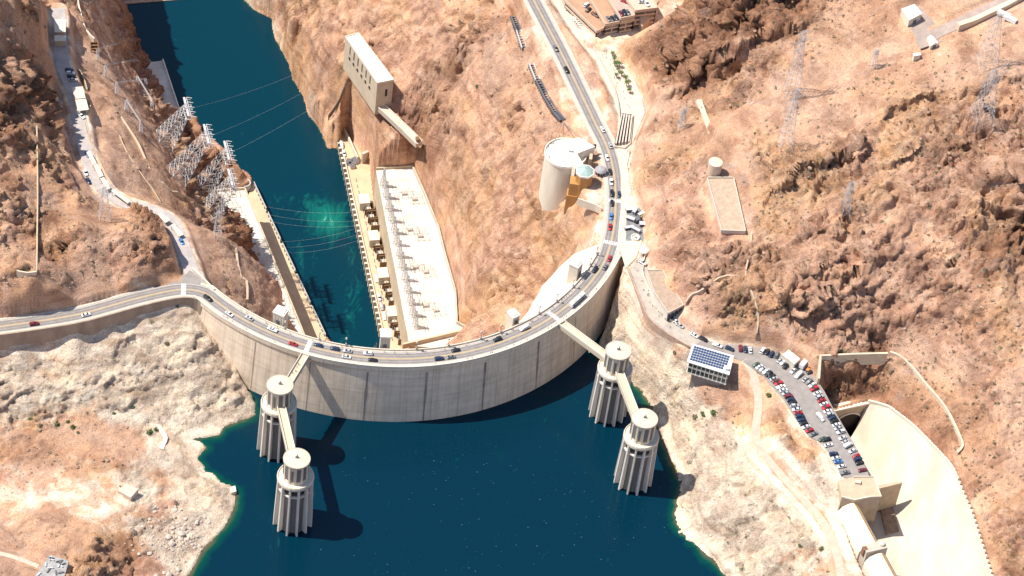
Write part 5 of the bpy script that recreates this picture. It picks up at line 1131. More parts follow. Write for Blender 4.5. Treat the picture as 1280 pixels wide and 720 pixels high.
def solar():
    z = 6.; top = pxpoly([(866, 429.7), (917.3, 444.6), (911.7, 468.5), (858.5, 452)], z); c = np.mean(np.array(top), 0)
    t = empty('solar_pavilion', (*c, 0), 0, 'glass-fronted pavilion with blue solar panels on its white roof', 'building')
    add(MB().prism(inset(top, 1.2), -3.4, z-.6), 'glass_wall', mat('green_glass', (.05, .07, .065), .2, spec=.6), t)
    for zz in (-3.6, 1.0): add(MB().prism(inset(top, .7), zz, zz+.5), 'floor_slab', WHITE, t)
    add(MB().prism(inset(top, 3.5), -22, -3.6), 'plinth', mat('shaded_plinth', (.30, .26, .22), .9), t)  # shadow under the pavilion is put into the dark plinth colour
    r_ = add(MB().prism(top, z-.6, z), 'roof', mat('paint_white', ()), t)
    A, B, C_, D_ = [np.array(p) for p in top]
    pm = mat('solar_cell', (.035, .06, .13), .3, spec=.5)
    for j in range(6):
        for i in range(14):
            if j in (4, 5) and i == 13: continue
            u0, u1 = .05+i*.0625, .05+i*.0625+.052; v0, v1 = .1+j*.135, .1+j*.135+.10
            q_ = [A+(B-A)*u+(D_-A)*v for u, v in ((u0, v0), (u1, v0), (u1, v1), (u0, v1))]
            m = MB().prism([tuple(x) for x in q_], z+.15, z+.35, [z+.35, z+.35, z+.25, z+.25]); add(m, 'solar_panel', pm, r_)
    q = A+(B-A)*.95+(D_-A)*.82; add(MB().box(q[0]-.9, q[0]+.9, q[1]-.9, q[1]+.9, z, z+1.4), 'roof_unit', STEEL, r_)
    for f in np.linspace(.03, .97, 10):
        q = D_+(C_-D_)*f; q = q+(c-q)*.05; add(MB().tube((q[0], q[1], -3.6), (q[0], q[1], z-.5), .16, 5), 'column', WHITE, t)
    for zz in (-3.2, 1.4):
        add(edge_box(MB(), D_+(c-D_)*.035, C_+(c-C_)*.035, .12, zz+.9, zz+1.1), 'railing', STEEL, t)
solar()
# gravel platform and tank up the hill
def platform():
    top = pxpoly([(884, 222), (917, 222), (932, 289), (902, 288)], 35); c = np.mean(np.array(top), 0)
    t = empty('gravel_platform', (*c, 33), 0, 'long walled gravel platform below the round tank on the hill', 'platform')
    add(MB().prism(top, 20, 34.6, ), 'retaining_wall', mat('tan_wall', (.62, .50, .36), .9, .15, .2), t); add(MB().prism(inset(top, .5), 34.6, 34.75), 'gravel', mat('platform_gravel', (.46, .335, .235), .95, .2, .4), t)
    m = MB()
    for a, b in zip(top, top[1:]+top[:1]): m.wall([(*a, 0), (*b, 0)], .6, 33, 35.5)
    add(m, 'coping', KERB, t)
platform()
def tank(px, py, r, h, lab):
    p = P(px, py, 36+h); t = empty('water_tank', (p[0], p[1], 35), 0, lab, 'tank')
    MB().lathe([(r, -2), (r, h)], 28).build('shell', mat('tank_tan', (.60, .44, .32), .7, .1, .3), t); MB().lathe([(r+.12, h-.2), (r+.12, h+.05), (.1, h+.7)], 28).build('roof', mat('tank_roof', (.66, .50, .37), .7, .1, .3), t)
    MB().box(r*.2, r*.2+.5, -r-.35, -r, -1, h+.6).build('ladder', STEEL, t)
tank(895, 201, 4.0, 7.5, 'round tan water tank at the top end of the gravel platform')
q = hit(893, 218); car('pickup', 'white', q[0], q[1], q[2]+.1, R(15), 'white pickup beside the round tan tank on the hill', None, 'parked_car')
t_ = low_walls('conduit', [(873, 128), (880, 145), (889, 166)], 3.2, .8, mat('tan_wall', ()), 'broad pale stepped chute on the slope above the tank', 'chute')
def house(name, top, z, zb, lab, cat, wm=None, rm=WHITE, gable=False, door=True):
    poly = pxpoly(top, z); c = np.mean(np.array(poly), 0); t = empty(name, (*c, zb), 0, lab, cat)
    if gable:
        m01 = (np.array(poly[0])+np.array(poly[1]))/2; m23 = (np.array(poly[2])+np.array(poly[3]))/2
        add(MB().prism(poly, zb-2, z-1.6), 'wall', wm or PALE, t); m = MB(); a = [(*p, z-1.6) for p in poly]; r0, r1 = (*m01, z), (*m23, z)
        m.quad(a[0], r0, r1, a[3]); m.quad(a[1], a[2], r1, r0); m.quad(a[0], a[1], r0); m.quad(a[2], a[3], r1); add(m, 'roof', rm, t)
    else:
        add(MB().prism(inset(poly, .25), zb-2, z-.3), 'wall', wm or PALE, t); add(MB().prism(poly, z-.35, z), 'roof', rm, t)
    if door:
        a, b = np.array(poly[2]), np.array(poly[3]); q = (a+b)/2; n_ = (q-c)/np.linalg.norm(q-c); d = (b-a)/np.linalg.norm(b-a)
        add(edge_box(MB(), q-d*1.2+n_*.0, q+d*1.2+n_*.0, .5, zb, zb+2.6), 'door', DSTEEL, t)
    return t
house('storage_shed', [(1126.7, 11), (1143, 5), (1153, 16.7), (1136.7, 25)], 78, 72.5, 'large white flat-roofed shed beside the hilltop road', 'shed')
house('hut', [(1160, 44), (1168, 43), (1174, 52), (1164, 55)], 76, 71.5, 'small white gabled hut at the hilltop road junction', 'hut', gable=True)
house('equipment_box', [(1141, 67), (1150, 65.5), (1151.5, 68.5), (1142.5, 70)], 72, 69.5, 'small white equipment box on the slope below the gabled hut', 'box', door=False)
low_walls('low_wall', [(1146, 56), (1152, 54.5), (1159, 53)], .6, 1.2, WHITE, 'short white wall beside the small gabled hut', 'wall')
low_walls('road_wall', [(1196, 37.5), (1212, 31), (1235, 20), (1258, 9), (1285, -6), (1330, -32)], 3.2, 3.4, mat('tan_wall', ()), 'long thick pale wall along the hilltop road at top right', 'wall')
for i, (px, py) in enumerate(((1254, 21), (1262, 27))):
    q = hit(px, py); t = empty('trailer', (q[0], q[1], q[2]), R(-28), ('white trailer parked nearer the long wall at top right', 'white trailer parked on the red yard at top right, farther from the wall')[i], 'trailer', 'trailers by the long wall')
    MB().box(-4, 4, -1.3, 1.3, .8, 3.4).build('body', mat('paint_white', ()), t)
    for x in (-2.5, 2.5):
        for y in (-1.1, 1.1): MB().lathe([(.0, -.15), (.45, -.15), (.45, .15), (.0, .15)], 10, cap=False).xf(Matrix.Translation((x, y, .45)) @ Matrix.Rotation(math.pi/2, 4, 'X')).build('wheel', TYRE, t)

# ------------------------------------------------------------------ hillside house over the river
def gate_house():
    z = -80.; top = pxpoly([(431.7, 46), (448, 41.7), (492, 100), (471.7, 104)], z); c = np.mean(np.array(top), 0); zb = -108
    t = empty('valve_house', (*c, -103), 0, 'long windowed cream building standing alone on the cliff above the river', 'building')
    wm = mat('valve_house_wall', (.58, .48, .36), .9, .12, .15)
    add(MB().prism(top, zb, z-.7), 'wall', wm, t); r_ = add(MB().prism(inset(top, .2), z-.7, z), 'roof', WHITE, t)
    m = MB()
    for a, b in zip(top, top[1:]+top[:1]): m.wall([(*a, 0), (*b, 0)], .6, z-.8, z+.7)
    add(m, 'parapet', PALE, r_)
    a, b = np.array(top[0]), np.array(top[3]); d = (b-a)/np.linalg.norm(b-a); n_ = np.array([d[1], -d[0]])
    if np.dot(n_, a-c) < 0: n_ = -n_
    for i in range(6):
        q = a+(b-a)*(.17+.125*i)+n_*.1; q = q if True else q
        add(edge_box(MB(), q-d*.35, q+d*.35, .4, z-8.5, z-2.2), 'slot_window', SHADE, t)
        T = Matrix.Translation((q[0], q[1], z-12.3)) @ Matrix.Rotation(math.atan2(d[1], d[0]), 4, 'Z') @ Matrix.Rotation(math.pi/2, 4, 'X')
        add(MB().lathe([(1.15, -.3), (1.15, .3)], 16).xf(T), 'round_window', SHADE, t)
    a, b = np.array(top[3]), np.array(top[2]); q = a+(b-a)*.6; d = (b-a)/np.linalg.norm(b-a); add(edge_box(MB(), q-d*.7, q+d*.7, .5, z-13, z-7), 'door', SHADE, t)
gate_house()
W_ = [P(474, 131, -102), P(490, 146, -102), P(508, 163, -102), P(524, 179, -102)]
w_ = empty('cliff_walkway', W_[0], 0, 'straight pale walkway on the cliff leading away from the windowed cream building', 'walkway')
add(MB().wall(W_, 5.2, -3, .2), 'deck', KERB, w_)
for s_ in (-2.5, 2.5): add(MB().wall([(*p, -102) for p in offset(W_, s_)], .35, .2, 1.3), 'parapet', PALE, w_)
q = P(521, 173, -101); house('guard_box', [(519, 171), (523, 170), (525, 174), (521, 175.5)], -99.5, -102, 'tiny brown box at the end of the cliff walkway', 'box', BROWN, BROWN, door=False)
low_walls('stair_rail', [(447, 102), (438, 116), (428, 132), (418, 148), (409, 163)], .7, .8, mat('dark_wall', (.22, .17, .14), .9), 'thin dark stair line falling down the cliff to the river', 'stair')

house('maintenance_shed', [(978, 443.5), (985.5, 436.7), (1000.5, 448.3), (993, 455.3)], 5, 0, 'cream flat-roofed shed beside the cliff-side row of parked cars', 'shed', rm=mat('cream_shed_roof', (.66, .59, .48), .85, .1, .3))
q = P(1005.5, 454.5, 1.5); t = empty('box_truck', (q[0], q[1], .04), R(62), 'white box truck parked next to the cream shed at the car park', 'truck')
MB().box(-4.2, 2.0, -1.35, 1.35, .9, 3.9).build('box', mat('paint_white', ()), t); fix(hull([(2.1, 1.2, .6, 2.7, 1.05), (3.4, 1.2, .6, 2.6, 1.0), (4.3, 1.1, .6, 1.6, .9)]).build('cab', mat('paint_white', ()), t)); MB().box(3.3, 3.9, -1.0, 1.0, 1.75, 2.4).build('windscreen', CARGLASS, t)
for x in (-2.8, 3.0):
    for y in (-1.1, 1.1): MB().lathe([(.0, -.15), (.5, -.15), (.5, .15), (.0, .15)], 10, cap=False).xf(Matrix.Translation((x, y, .5)) @ Matrix.Rotation(math.pi/2, 4, 'X')).build('wheel', TYRE, t)
q = P(1012.5, 459.5, 1); car('pickup', 'orange', q[0], q[1], .04, R(60), 'orange pickup parked beyond the white box truck', None, 'parked_car')
q = P(1013.5, 464.5, 1); car('sedan', 'black', q[0], q[1], .04, R(30), 'black sedan parked nearest the orange pickup by the pit wall', None, 'parked_car')
hl = mat('path_line', (.52, .41, .30), .9, .15, .3)
low_walls('hill_path', [(856, 384), (864, 372), (880, 358), (898, 349), (918, 344), (934, 340)], .8, .7, hl, 'thin pale path climbing the rocks above the gravel-roofed hall', 'path')
low_walls('hill_path', [(940, 290), (937, 315), (932, 345), (940, 370), (948, 395), (943, 428)], .8, .7, hl, 'thin pale path falling from the gravel platform to the lane', 'path')
# ------------------------------------------------------------------ powerhouse on the right bank
def powerhouse_right():
    z = ROOFZ; L0, L1 = P2(470, 212, z), P2(512, 432, z)
    roof = [L0]+phr[1:]+[P2(592, 424, z), P2(560, 436, z)]+[L1]
    c = np.mean(np.array(roof), 0); t = empty('powerhouse', (*c, DECKZ), 0, 'right powerhouse wing with a broad white roof and tan river deck', 'powerhouse')
    wm = mat('powerhouse_wall', (.54, .44, .31), .9, .15, .2)
    add(MB().prism(roof, RIV-4, z-.8), 'wall', wm, t); r_ = add(MB().prism(roof, z-.8, z), 'roof', mat('powerhouse_roof', (.70, .65, .56), .85, .10, .10, col2=(.52, .455, .375)), t)
    for k in range(1, 14):
        f = k/14; qa = np.array(L0)*(1-f)+np.array(L1)*f; e_ = np.array([.96, .28]); far = 0
        w = float(np.interp(f, [0, .2, .4, .6, .8, 1], [22, 24, 27, 28, 27, 27])); add(edge_box(MB(), qa+e_*1, qa+e_*w, .28, z-.1, z+.06), 'roof_seam', CONC, r_)
    m = MB().wall([(*p, 0) for p in dens(phr[1:], 5)], 1.0, z-1, z+2.6); add(m, 'gutter_wall', CONC, r_)
    m = edge_box(MB(), L0, phr[1], 1.0, z-.5, z+1.8); add(m, 'parapet', wm, r_)
    m = edge_box(MB(), P2(503, 434, z), P2(592, 413, z), 1.4, z-1, z+3.2); add(m, 'parapet', wm, r_)
    # river deck
    d0, d1 = P2(433, 203, DECKZ), P2(484, 436, DECKZ); w0, w1 = np.array(L0)+[1, 0], np.array(L1)+[1, 0]
    dk = [d0, d1, tuple(w1), tuple(w0), P2(462, 203, DECKZ), P2(436, 165, DECKZ), P2(425, 168, DECKZ)]
    D_ = add(MB().prism(dk, RIV-4, DECKZ), 'deck', mat('deck_concrete', (.56, .42, .27), .9, .15, .1), t)
    A, B = np.array(P2(424, 168, DECKZ)), np.array(d1); d = (B-A)/np.linalg.norm(B-A); n_ = np.array([d[1], -d[0]]); n_ = -n_ if n_[0] > 0 else n_
    N_ = 40
    for i in range(N_):
        q = A+(B-A)*((i+.5)/N_); m = MB(); m.wall([(*(q-n_*.2), 0), (*(q+n_*2.2), 0)], 1.5, RIV-2, DECKZ-.6); add(m, 'buttress', PALE, D_)
    add(edge_box(MB(), A+n_*.2-0, B+n_*.2, .5, DECKZ, DECKZ+1.3), 'parapet', PALE, D_)
    # rail slots in the deck
    for o in (4.6,):
        m = MB()
        for i in range(26):
            q0 = A+(B-A)*(.22+.76*i/26)-n_*o; q1 = A+(B-A)*(.22+.76*(i+.6)/26)-n_*o; m.wall([(*q0, 0), (*q1, 0)], .6, DECKZ, DECKZ+.05)
        add(m, 'track_slot', DSTEEL, D_)
    # transformer bays
    brown = mat('bay_wall', (.20, .125, .07), .9, .2, .5)
    for g in ((456, 472, 253, 281), (467, 483, 298, 327), (478, 494, 345, 375), (488, 506, 394, 423)):
        for k in range(3):
            px = g[0]+5+(g[1]-g[0]-8)*k/2; py = g[2]+4+(g[3]-g[2]-8)*k/2+6
            q = np.array(P2(px, py, DECKZ+1)); yaw = math.atan2(d[1], d[0])
            b = empty('transformer', (q[0], q[1], DECKZ), yaw, f'grey transformer in its brown bay, {ordw(k)} of the {("farthest group", "second group from the far end", "third group from the far end", "group nearest the dam")[(456,467,478,488).index(g[0])]}', 'transformer', 'transformers on the river deck')
            MB().box(-3.3, -2.8, -3.4, 3.4, 0, 5.2).build('bay_wall', brown, b); MB().box(2.8, 3.3, -3.4, 3.4, 0, 5.2).build('bay_wall', brown, b); MB().box(-2.8, 2.8, 2.9, 3.4, 0, 5.0).build('back_wall', brown, b)
            MB().box(-1.5, 1.5, -1.6, 1.2, .3, 3.4).build('tank', KERB, b)
            for x in (-.9, .9): MB().tube((x, -.2, 3.4), (x*1.2, -.3, 5.4), .28, 6, .14).build('bushing', WHITE, b)
            MB().box(-2.4, 2.4, -2.5, -1.9, .2, 3.0).build('radiator', DSTEEL, b)
    for (x0, y0, x1, y1) in ((447, 243, 455, 249), (459, 288, 467, 296), (470, 334, 479, 343), (482, 382, 490, 391)):
        q = np.array(P2((x0+x1)/2+4, (y0+y1)/2+4, DECKZ+5)); m = MB().box(-4.5, 4.5, -3.4, 3.4, DECKZ-.5, DECKZ+6.5); m.xf(Matrix.Translation((q[0], q[1], 0)) @ Matrix.Rotation(math.atan2(d[1], d[0]), 4, 'Z'))
        add(m, 'hoist_block', PALE, t)
    return A, B, d, n_
PA, PB, PD, PN = powerhouse_right()
proto = None
LT = []
# pylons along the river edge of the roof
for i in range(13):
    f = .05+.9*i/12; p0 = np.array(P2(473+f*44, 222+f*196, ROOFZ)); 
    if proto is None:
        proto = empty('roof_pylon'); m = MB(); legs, s_, t_ = lattice(m, (0, 0, 0), (0, 0, 15), 3.2, .7, 6, .15); m.build('bracing', STEEL, proto)
        for a, b in legs: MB().tube(a, b, .16, 4).build('leg', STEEL, proto)
        for zz in (10.5, 14.2): MB().tube((-3.2, 0, zz), (3.2, 0, zz), .17, 4).build('crossarm', STEEL, proto)
        o = proto
    else: o = copy_tree(proto)
    o.location = (p0[0]+2, p0[1], ROOFZ); o.rotation_euler.z = math.atan2(PD[1], PD[0])
    tag(o, f'steel lattice mast on the white powerhouse roof edge, {ordw(i)} counting towards the dam', 'pylon', 'masts along the white powerhouse roof'); LT.append((p0[0]+2, p0[1]))
proto = None
racks = [(505, 243), (518, 250), (512, 288), (525, 296), (519, 335), (532, 341), (532, 383), (545, 389), (296, 250), (309, 272), (318, 298), (335, 318), (348, 346), (363, 376), (375, 402), (302, 243), (303, 262), (316, 284), (326, 308), (340, 331), (356, 361), (368, 390), (309, 290), (322, 320), (335, 344), (348, 372), (360, 398)]
for i, (px, py) in enumerate(racks):
    if proto is None:
        proto = empty('bus_rack')
        for y in (-3.6, 0, 3.6):
            for x in (-3, 3): MB().tube((x, y, 0), (x, y, 4.2), .13, 4).build('post', STEEL, proto)
            MB().tube((-4.2, y, 4.2), (4.2, y, 4.2), .14, 4).build('beam', STEEL, proto)
        for x in (-3, 0, 3): MB().tube((x, -5, 4.9), (x, 5, 4.9), .09, 4).build('bus_bar', STEEL, proto)
        m = MB().box(-1, 1, -1.2, 1.2, 0, 1.7); m.build('breaker', KERB, proto); o = proto
    else: o = copy_tree(proto)
    p = P(px-(11 if i >= 8 else 0), py, ROOFZ); o.location = (p[0], p[1], ROOFZ); o.scale = (.75, .75, .9) if i >= 8 else (1, 1, 1); o.rotation_euler.z = math.atan2(PD[1], PD[0])+.05*(i % 3)
    tag(o, f'steel switchgear rack on the {"wide white" if i < 8 else "narrow left"} powerhouse roof, {ordw(i if i < 8 else i-8)} counting towards the dam', 'switchgear', 'switchgear racks on the powerhouse roofs')
# vehicles and portal at the far end of the deck
for i, (px, py, c, k) in enumerate([(427, 182, 'white', 'van'), (430, 192, 'white', 'pickup'), (470, 349, 'white', 'van'), (474, 372, 'white', 'pickup'), (477, 384, 'silver', 'van'), (480, 396, 'white', 'van')]):
    q = P(px, py, DECKZ+.5); car(k, c, q[0], q[1], DECKZ+.03, math.atan2(PD[1], PD[0]), f'{c} {k} on the tan river deck, {ordw(i)} from its far end', 'vehicles on the river deck', 'parked_car')
for i, (px, py) in enumerate(((436, 203), (440, 207), (444, 201))):
    q = P(px, py, DECKZ+1.); t = empty('machine_crate', (q[0], q[1], DECKZ), .4*i, ('grey crate beside the parked pickup at the far deck end', 'second grey crate at the far deck end, by the river parapet', 'grey crate nearest the tunnel mouth at the far deck end')[i], 'crate', 'crates on the far deck end')
    MB().box(-1.6, 1.6, -2.4, 2.4, 0, 2.2).build('box', STEEL, t); MB().box(-1.7, 1.7, -2.5, 2.5, 2.2, 2.4).build('lid', DSTEEL, t)
q = P(459, 200, DECKZ); t = empty('tunnel_portal', (q[0], q[1], DECKZ), math.atan2(PD[1], PD[0])-math.pi/2+.5, 'dark arched tunnel mouth at the far end of the river deck', 'tunnel portal')
m = MB(); m.box(-5, 5, -.5, 1.2, -1, 9); m.build('headwall', CONC, t); m = MB(); pts = [(3.4*math.cos(a), 3.4*math.sin(a)+3.2) for a in np.linspace(0, math.pi, 13)]+[(-3.4, 0), (3.4, 0)]
n = len(m.v); m.v += [(x, -.56, z) for x, z in pts]; m.f.append(tuple(range(n, n+len(pts)))); m.build('opening', SHADE, t)
beam_thing('wing_wall', [(430, 166), (436, 178), (442, 192), (447, 202)], DECKZ, .9, 4.5, PALE, 'pale wing wall beside the tunnel mouth at the far deck end', 'wall')
# ------------------------------------------------------------------ powerhouse on the left bank
def powerhouse_left():
    z = ROOFZ; R0, R1 = np.array(P2(306, 236.7, z)), np.array(P2(386, 434, z)); L = [np.array(P2(*q, z)) for q in [(262, 240), (282, 282), (306, 325), (330, 372), (346, 415), (352, 440)]]
    roof = [tuple(R0), tuple(R1)]+[tuple(p) for p in L[::-1]]; c = np.mean(np.array(roof), 0)
    t = empty('powerhouse', (*c, DECKZ), 0, 'left powerhouse wing with a narrow white roof under the red cliff', 'powerhouse')
    wm = mat('powerhouse_wall', ())
    add(MB().prism(roof, RIV-4, z-.8), 'wall', wm, t); r_ = add(MB().prism(roof, z-.8, z), 'roof', mat('powerhouse_roof', ()), t)
    add(edge_box(MB(), R0, R1, .8, z-.5, z+1.6), 'parapet', wm, r_); add(edge_box(MB(), R0, L[0], 1.0, z-.5, z+1.8), 'parapet', wm, r_)
    D0, D1 = np.array(P2(315, 228, DECKZ)), np.array(P2(407, 424, DECKZ)); dk = [tuple(D0), tuple(D1), tuple(R1), tuple(R0+np.array([-1, 4]))]
    D_ = add(MB().prism(dk, RIV-4, DECKZ), 'deck', mat('deck_concrete', ()), t); d = (D1-D0)/np.linalg.norm(D1-D0); n_ = np.array([-d[1], d[0]])
    for i in range(36):
        q = D0+(D1-D0)*((i+.5)/36); m = MB(); m.wall([(*(q-n_*.2), 0), (*(q+n_*1.6), 0)], 1.4, RIV-2, DECKZ-.6); add(m, 'buttress', PALE, D_)
    for i in range(5):
        a, b = D0+(D1-D0)*(i/5+.012), D0+(D1-D0)*((i+.93)/5); add(edge_box(MB(), a+n_*.7, b+n_*.7, .35, DECKZ+.2, DECKZ+2.4), 'draft_gate_rail', STEEL, D_)
    T = Matrix.Translation((D0[0]-4, D0[1]-6, DECKZ)); add(MB().lathe([(4, 0), (4, 5), (3.3, 5), (3.3, 1)], 20, cap=False).xf(T), 'ring_gantry', STEEL, t)
    return D0, D1
LD0, LD1 = powerhouse_left()
top = pxpoly([(178, 78), (203.5, 75), (227, 146), (205, 152), (186, 120)], -158); t = empty('river_wall', (*top[0], RIV), 0, 'white sloping concrete wall at the water edge upstream of the left pylons', 'wall')
add(MB().prism(top, RIV-3, -158.6), 'wall', mat('powerhouse_roof', ()), t); add(MB().wall([(*top[1], -158), (*top[2], -158)], .8, -1, 1.1), 'parapet', WHITE, t)
beam_thing('tan_strip', [(128, 5.5), (150, 4), (200, 0), (255, -4)], RIV, 3.5, .7, mat('strip_tan', (.42, .31, .22), .8, .2, .3), 'long low tan strip across the river at the top edge', 'boom', -1)  # low tan strip lying across the river surface

# ------------------------------------------------------------------ ramp on the left: canopies, house, parked vehicles
def shed_on_ramp(q4, zoff, lab, cat='canopy', name='canopy', rm=WHITE, walls=False):
    zc = rampz(np.mean([q[1] for q in q4]))+zoff; poly = pxpoly(q4, zc); c = np.mean(np.array(poly), 0); t = empty(name, (*c, zc-zoff), 0, lab, cat)
    add(MB().prism(poly, zc-.4, zc), 'roof', rm, t)
    for p in inset(poly, .6): add(MB().tube((*p, zc-zoff-4), (*p, zc-.3), .2, 5), 'post', STEEL, t)
    if walls: add(MB().prism(inset(poly, .4), zc-zoff-8, zc-.4), 'wall', TANC, t)
    return t
cream = mat('cream_roof', (.66, .57, .44), .85, .1, .3)
shed_on_ramp([(68, 24), (82.5, 24), (82, 40), (68, 40)], 6, 'tall tan block building closing the far end of the left ramp', 'building', 'gate_building', cream, True)
shed_on_ramp([(68, 44), (82, 44), (83, 51), (68, 51)], 5.5, 'lower near half of the tan building at the far end of the ramp', 'building', 'gate_annex', cream, True)
shed_on_ramp([(89.5, 109), (103.5, 108), (107, 122.5), (93.5, 123.5)], 4, 'far cream flat canopy of the touching pair on the left ramp', rm=cream)
shed_on_ramp([(94, 124.5), (107.5, 123.5), (111, 137), (97.5, 138.5)], 4, 'near cream flat canopy of the touching pair on the left ramp', rm=cream)
for i, q4 in enumerate(([(108, 190), (112.5, 188), (121, 204), (116.5, 206)], [(117, 206.5), (122, 204.5), (129.5, 219.5), (124.5, 221.5)], [(125.5, 223), (130, 221), (138.5, 234.5), (133.5, 237)], [(139, 238.5), (142.5, 235.5), (163, 251), (159.5, 254)], [(173.5, 258.5), (178, 257.5), (187, 263.5), (182.5, 265.5)], [(196.5, 267.5), (202, 266.5), (213, 275), (206.5, 278.5)], [(213.5, 281), (218, 279.5), (229.5, 293), (224, 295.5)])):
    shed_on_ramp(q4, 3.6, f'long narrow cream canopy along the outer edge of the ramp, {ordw(i)} counting towards the dam', rm=cream)
for i, (px, py, c, k, h) in enumerate([(86.5, 87, 'navy', 'sedan', 10), (88, 91.5, 'white', 'suv', 10), (89.5, 95.5, 'black', 'sedan', 10), (91, 99.5, 'silver', 'sedan', 10), (101.5, 145, 'white', 'pickup', -40), (109.5, 193, 'blue', 'sedan', -62), (107, 216, 'white', 'suv', -60), (110.5, 226, 'navy', 'sedan', -60), (221, 287, 'black', 'suv', -55), (227, 302, 'blue', 'sedan', -60)]):
    z = rampz(py); q = P(px, py, z+.7); car(k, c, q[0], q[1], z+.05, R(h), f'{c} {k} parked on the left ramp, {ordw(i)} from the tan end building', 'vehicles on the left ramp', 'parked_car')
low_walls('ramp_wall', [(87, 60), (90, 78), (100, 92), (107, 110), (113, 138), (106, 150), (110, 172), (120, 192), (134, 222), (150, 243), (172, 256)], .6, 1.0, TANC, 'long tan edge wall on the outer side of the left ramp', 'wall')
low_walls('bench_wall', [(46, 160), (47, 240), (46.5, 300), (46, 343)], .8, 2.2, TANC, 'straight tan wall along the sunken bench in the red rocks', 'wall')
low_walls('bench_end_wall', [(21, 341), (34, 344.5), (46, 343)], .9, 2.4, mat('tan_wall', ()), 'short pale wall closing the near end of the rock bench', 'wall')
low_walls('path_wall', [(148, 140), (155, 152), (172, 182), (188, 212), (204, 229), (222, 244), (248, 258), (268, 272), (284, 297), (297, 330), (308, 352), (309, 378)], 1.3, 1.2, TANC, 'long curved tan path wall across the left slope below the pylons', 'wall')
low_walls('slope_rail', [(149, 172), (160, 192), (176, 217), (190, 238), (202, 254)], .5, .8, TANC, 'thin straight tan rail line on the orange slope below the ramp', 'rail')
low_walls('path_wall', [(96, -5), (100, 14), (107, 36), (118, 54)], .9, 1.4, PALE, 'short pale wall descending from the top edge right of the ramp', 'wall')
q = hit(118, 62); t = empty('rusty_frame', (q[0], q[1], q[2]), .25, 'rusty brown open-top box frame at the foot of the short pale wall', 'frame')
for x in (-2.4, 2.4): MB().box(x-.35, x+.35, -5, 5, 0, 2.4).build('side', BROWN, t)
for y in (-4.6, -1.5, 1.5, 4.6): MB().box(-2.1, 2.1, y-.35, y+.35, .4, 2.2).build('crossbar', BROWN, t)

# ------------------------------------------------------------------ pylons and wires
def pylon(base, head, wa, wb, n, lab, grp, arms, name='lattice_pylon', r=.17):
    t = empty(name, base, 0, lab, 'pylon', grp); m = MB(); legs, s_, t_ = lattice(m, base, head, wa, wb, n, r); add(m, 'bracing', STEEL, t)
    for a, b in legs: a = Vector(a); b = Vector(b); a = a+(a-b).normalized()*4; add(MB().tube(a, b, r*1.15, 4), 'leg', STEEL, t)
    A = Vector(base); B = Vector(head)
    for f, w in arms:
        c = A.lerp(B, f); e = Vector((-.34, .94, 0)) if grp.startswith('leaning') else Vector((.75, .66, 0))
        m = MB(); m.tube(c-e*w, c+e*w, r*1.1, 4); m.tube(c-e*w+Vector((0, 0, -1.2)), c+e*w+Vector((0, 0, -1.2)), r, 4)
        for k in range(-4, 5): m.tube(c+e*w*k/4, c+e*w*(k+.5)/4+Vector((0, 0, -1.2)), r*.7, 3)
        add(m, 'crossarm', STEEL, t)
        if grp.startswith('leaning') and f == 1:
            h_ = MB().wall([c-e*w+Vector((-1.4, -.5, 0)), c+e*w+Vector((-1.4, -.5, 0))], 1.3, -.5, .4); add(h_, 'head_beam', STEEL, t)
        if grp.startswith('leaning'):
            for k in (-1, -.5, 0, .5, 1):
                add(MB().tube(c+e*w*k, c+e*w*k+Vector((3.2, 1.1, -1.0)), .32, 6, .22), 'insulator', WHITE, t)
    return t
LEAN = []
for i, (bx, by, L, h) in enumerate(((203, 178, 16, 28), (219, 222, 20, 34), (249, 242, 18, 35), (262, 266, 14, 28))):
    b = hit(bx, by); hd = (b[0]+.94*L, b[1]+.34*L, b[2]+h)
    pylon(tuple(b), hd, 12, 4.2, 8, f'lattice pylon leaning out over the river, {ordw(i)} of four counting towards the dam', 'leaning pylons on the left slope', [(1, 8.5), (.95, 8.5), (.84, 6)]); LEAN.append(hd)
for i, (bx, by, h, w, lab) in enumerate(((988, 118, 50, 8, 'tall faint lattice pylon below the dark crag, farther one of two'), (980, 185, 46, 8, 'tall faint lattice pylon above the rock ledge, nearer one of two'), (1232, 82, 40, 11, 'broad lattice pylon below the long wall at top right'), (1226, 150, 40, 12, 'broad lattice pylon above the right-hand rock ledge'), (1091, 84, 14, 4, 'small lattice pylon beside the dirt track'), (1055, 268, 26, 5, 'slim lattice pylon on the slope right of the gravel platform'), (131, 274, 26, 7, 'faint lattice pylon on the red rock right of the bowl'), (272, 298, 22, 5, 'small lattice pylon beside the curved path wall'), (851, 160, 16, 4, 'small lattice pylon above the round tank'))):
    b = hit(bx, by); pylon(tuple(b), (b[0], b[1], b[2]+h), w, 1.4, max(5, int(h/5)), lab, 'upright pylons', [(.98, w*.75), (.86, w*.95), (.74, w*.75)], r=.10)
def gantry(a, b, h, lab):
    A, B = Vector(hit(*a)), Vector(hit(*b)); zt = max(A.z, B.z)+h; t = empty('switchyard_gantry', A, 0, lab, 'gantry', 'gantries on the left slope')
    for q in (A, B):
        m = MB(); legs, _, _ = lattice(m, q, (q.x, q.y, q.z+h), 2.2, 1.4, 5, .11); add(m, 'column', STEEL, t)
    TA, TB = Vector((A.x, A.y, A.z+h)), Vector((B.x, B.y, B.z+h)); e = TB-TA; m = MB(); u = Vector((0, 0, 1.4))
    k = 10
    for s_ in (Vector((0, 0, 0)), u): m.tube(TA+s_, TB+s_, .18, 4)
    for i in range(k): m.tube(TA+e*i/k, TA+e*(i+1)/k+u, .11, 3)
    add(m, 'beam', STEEL, t); return A, B, zt
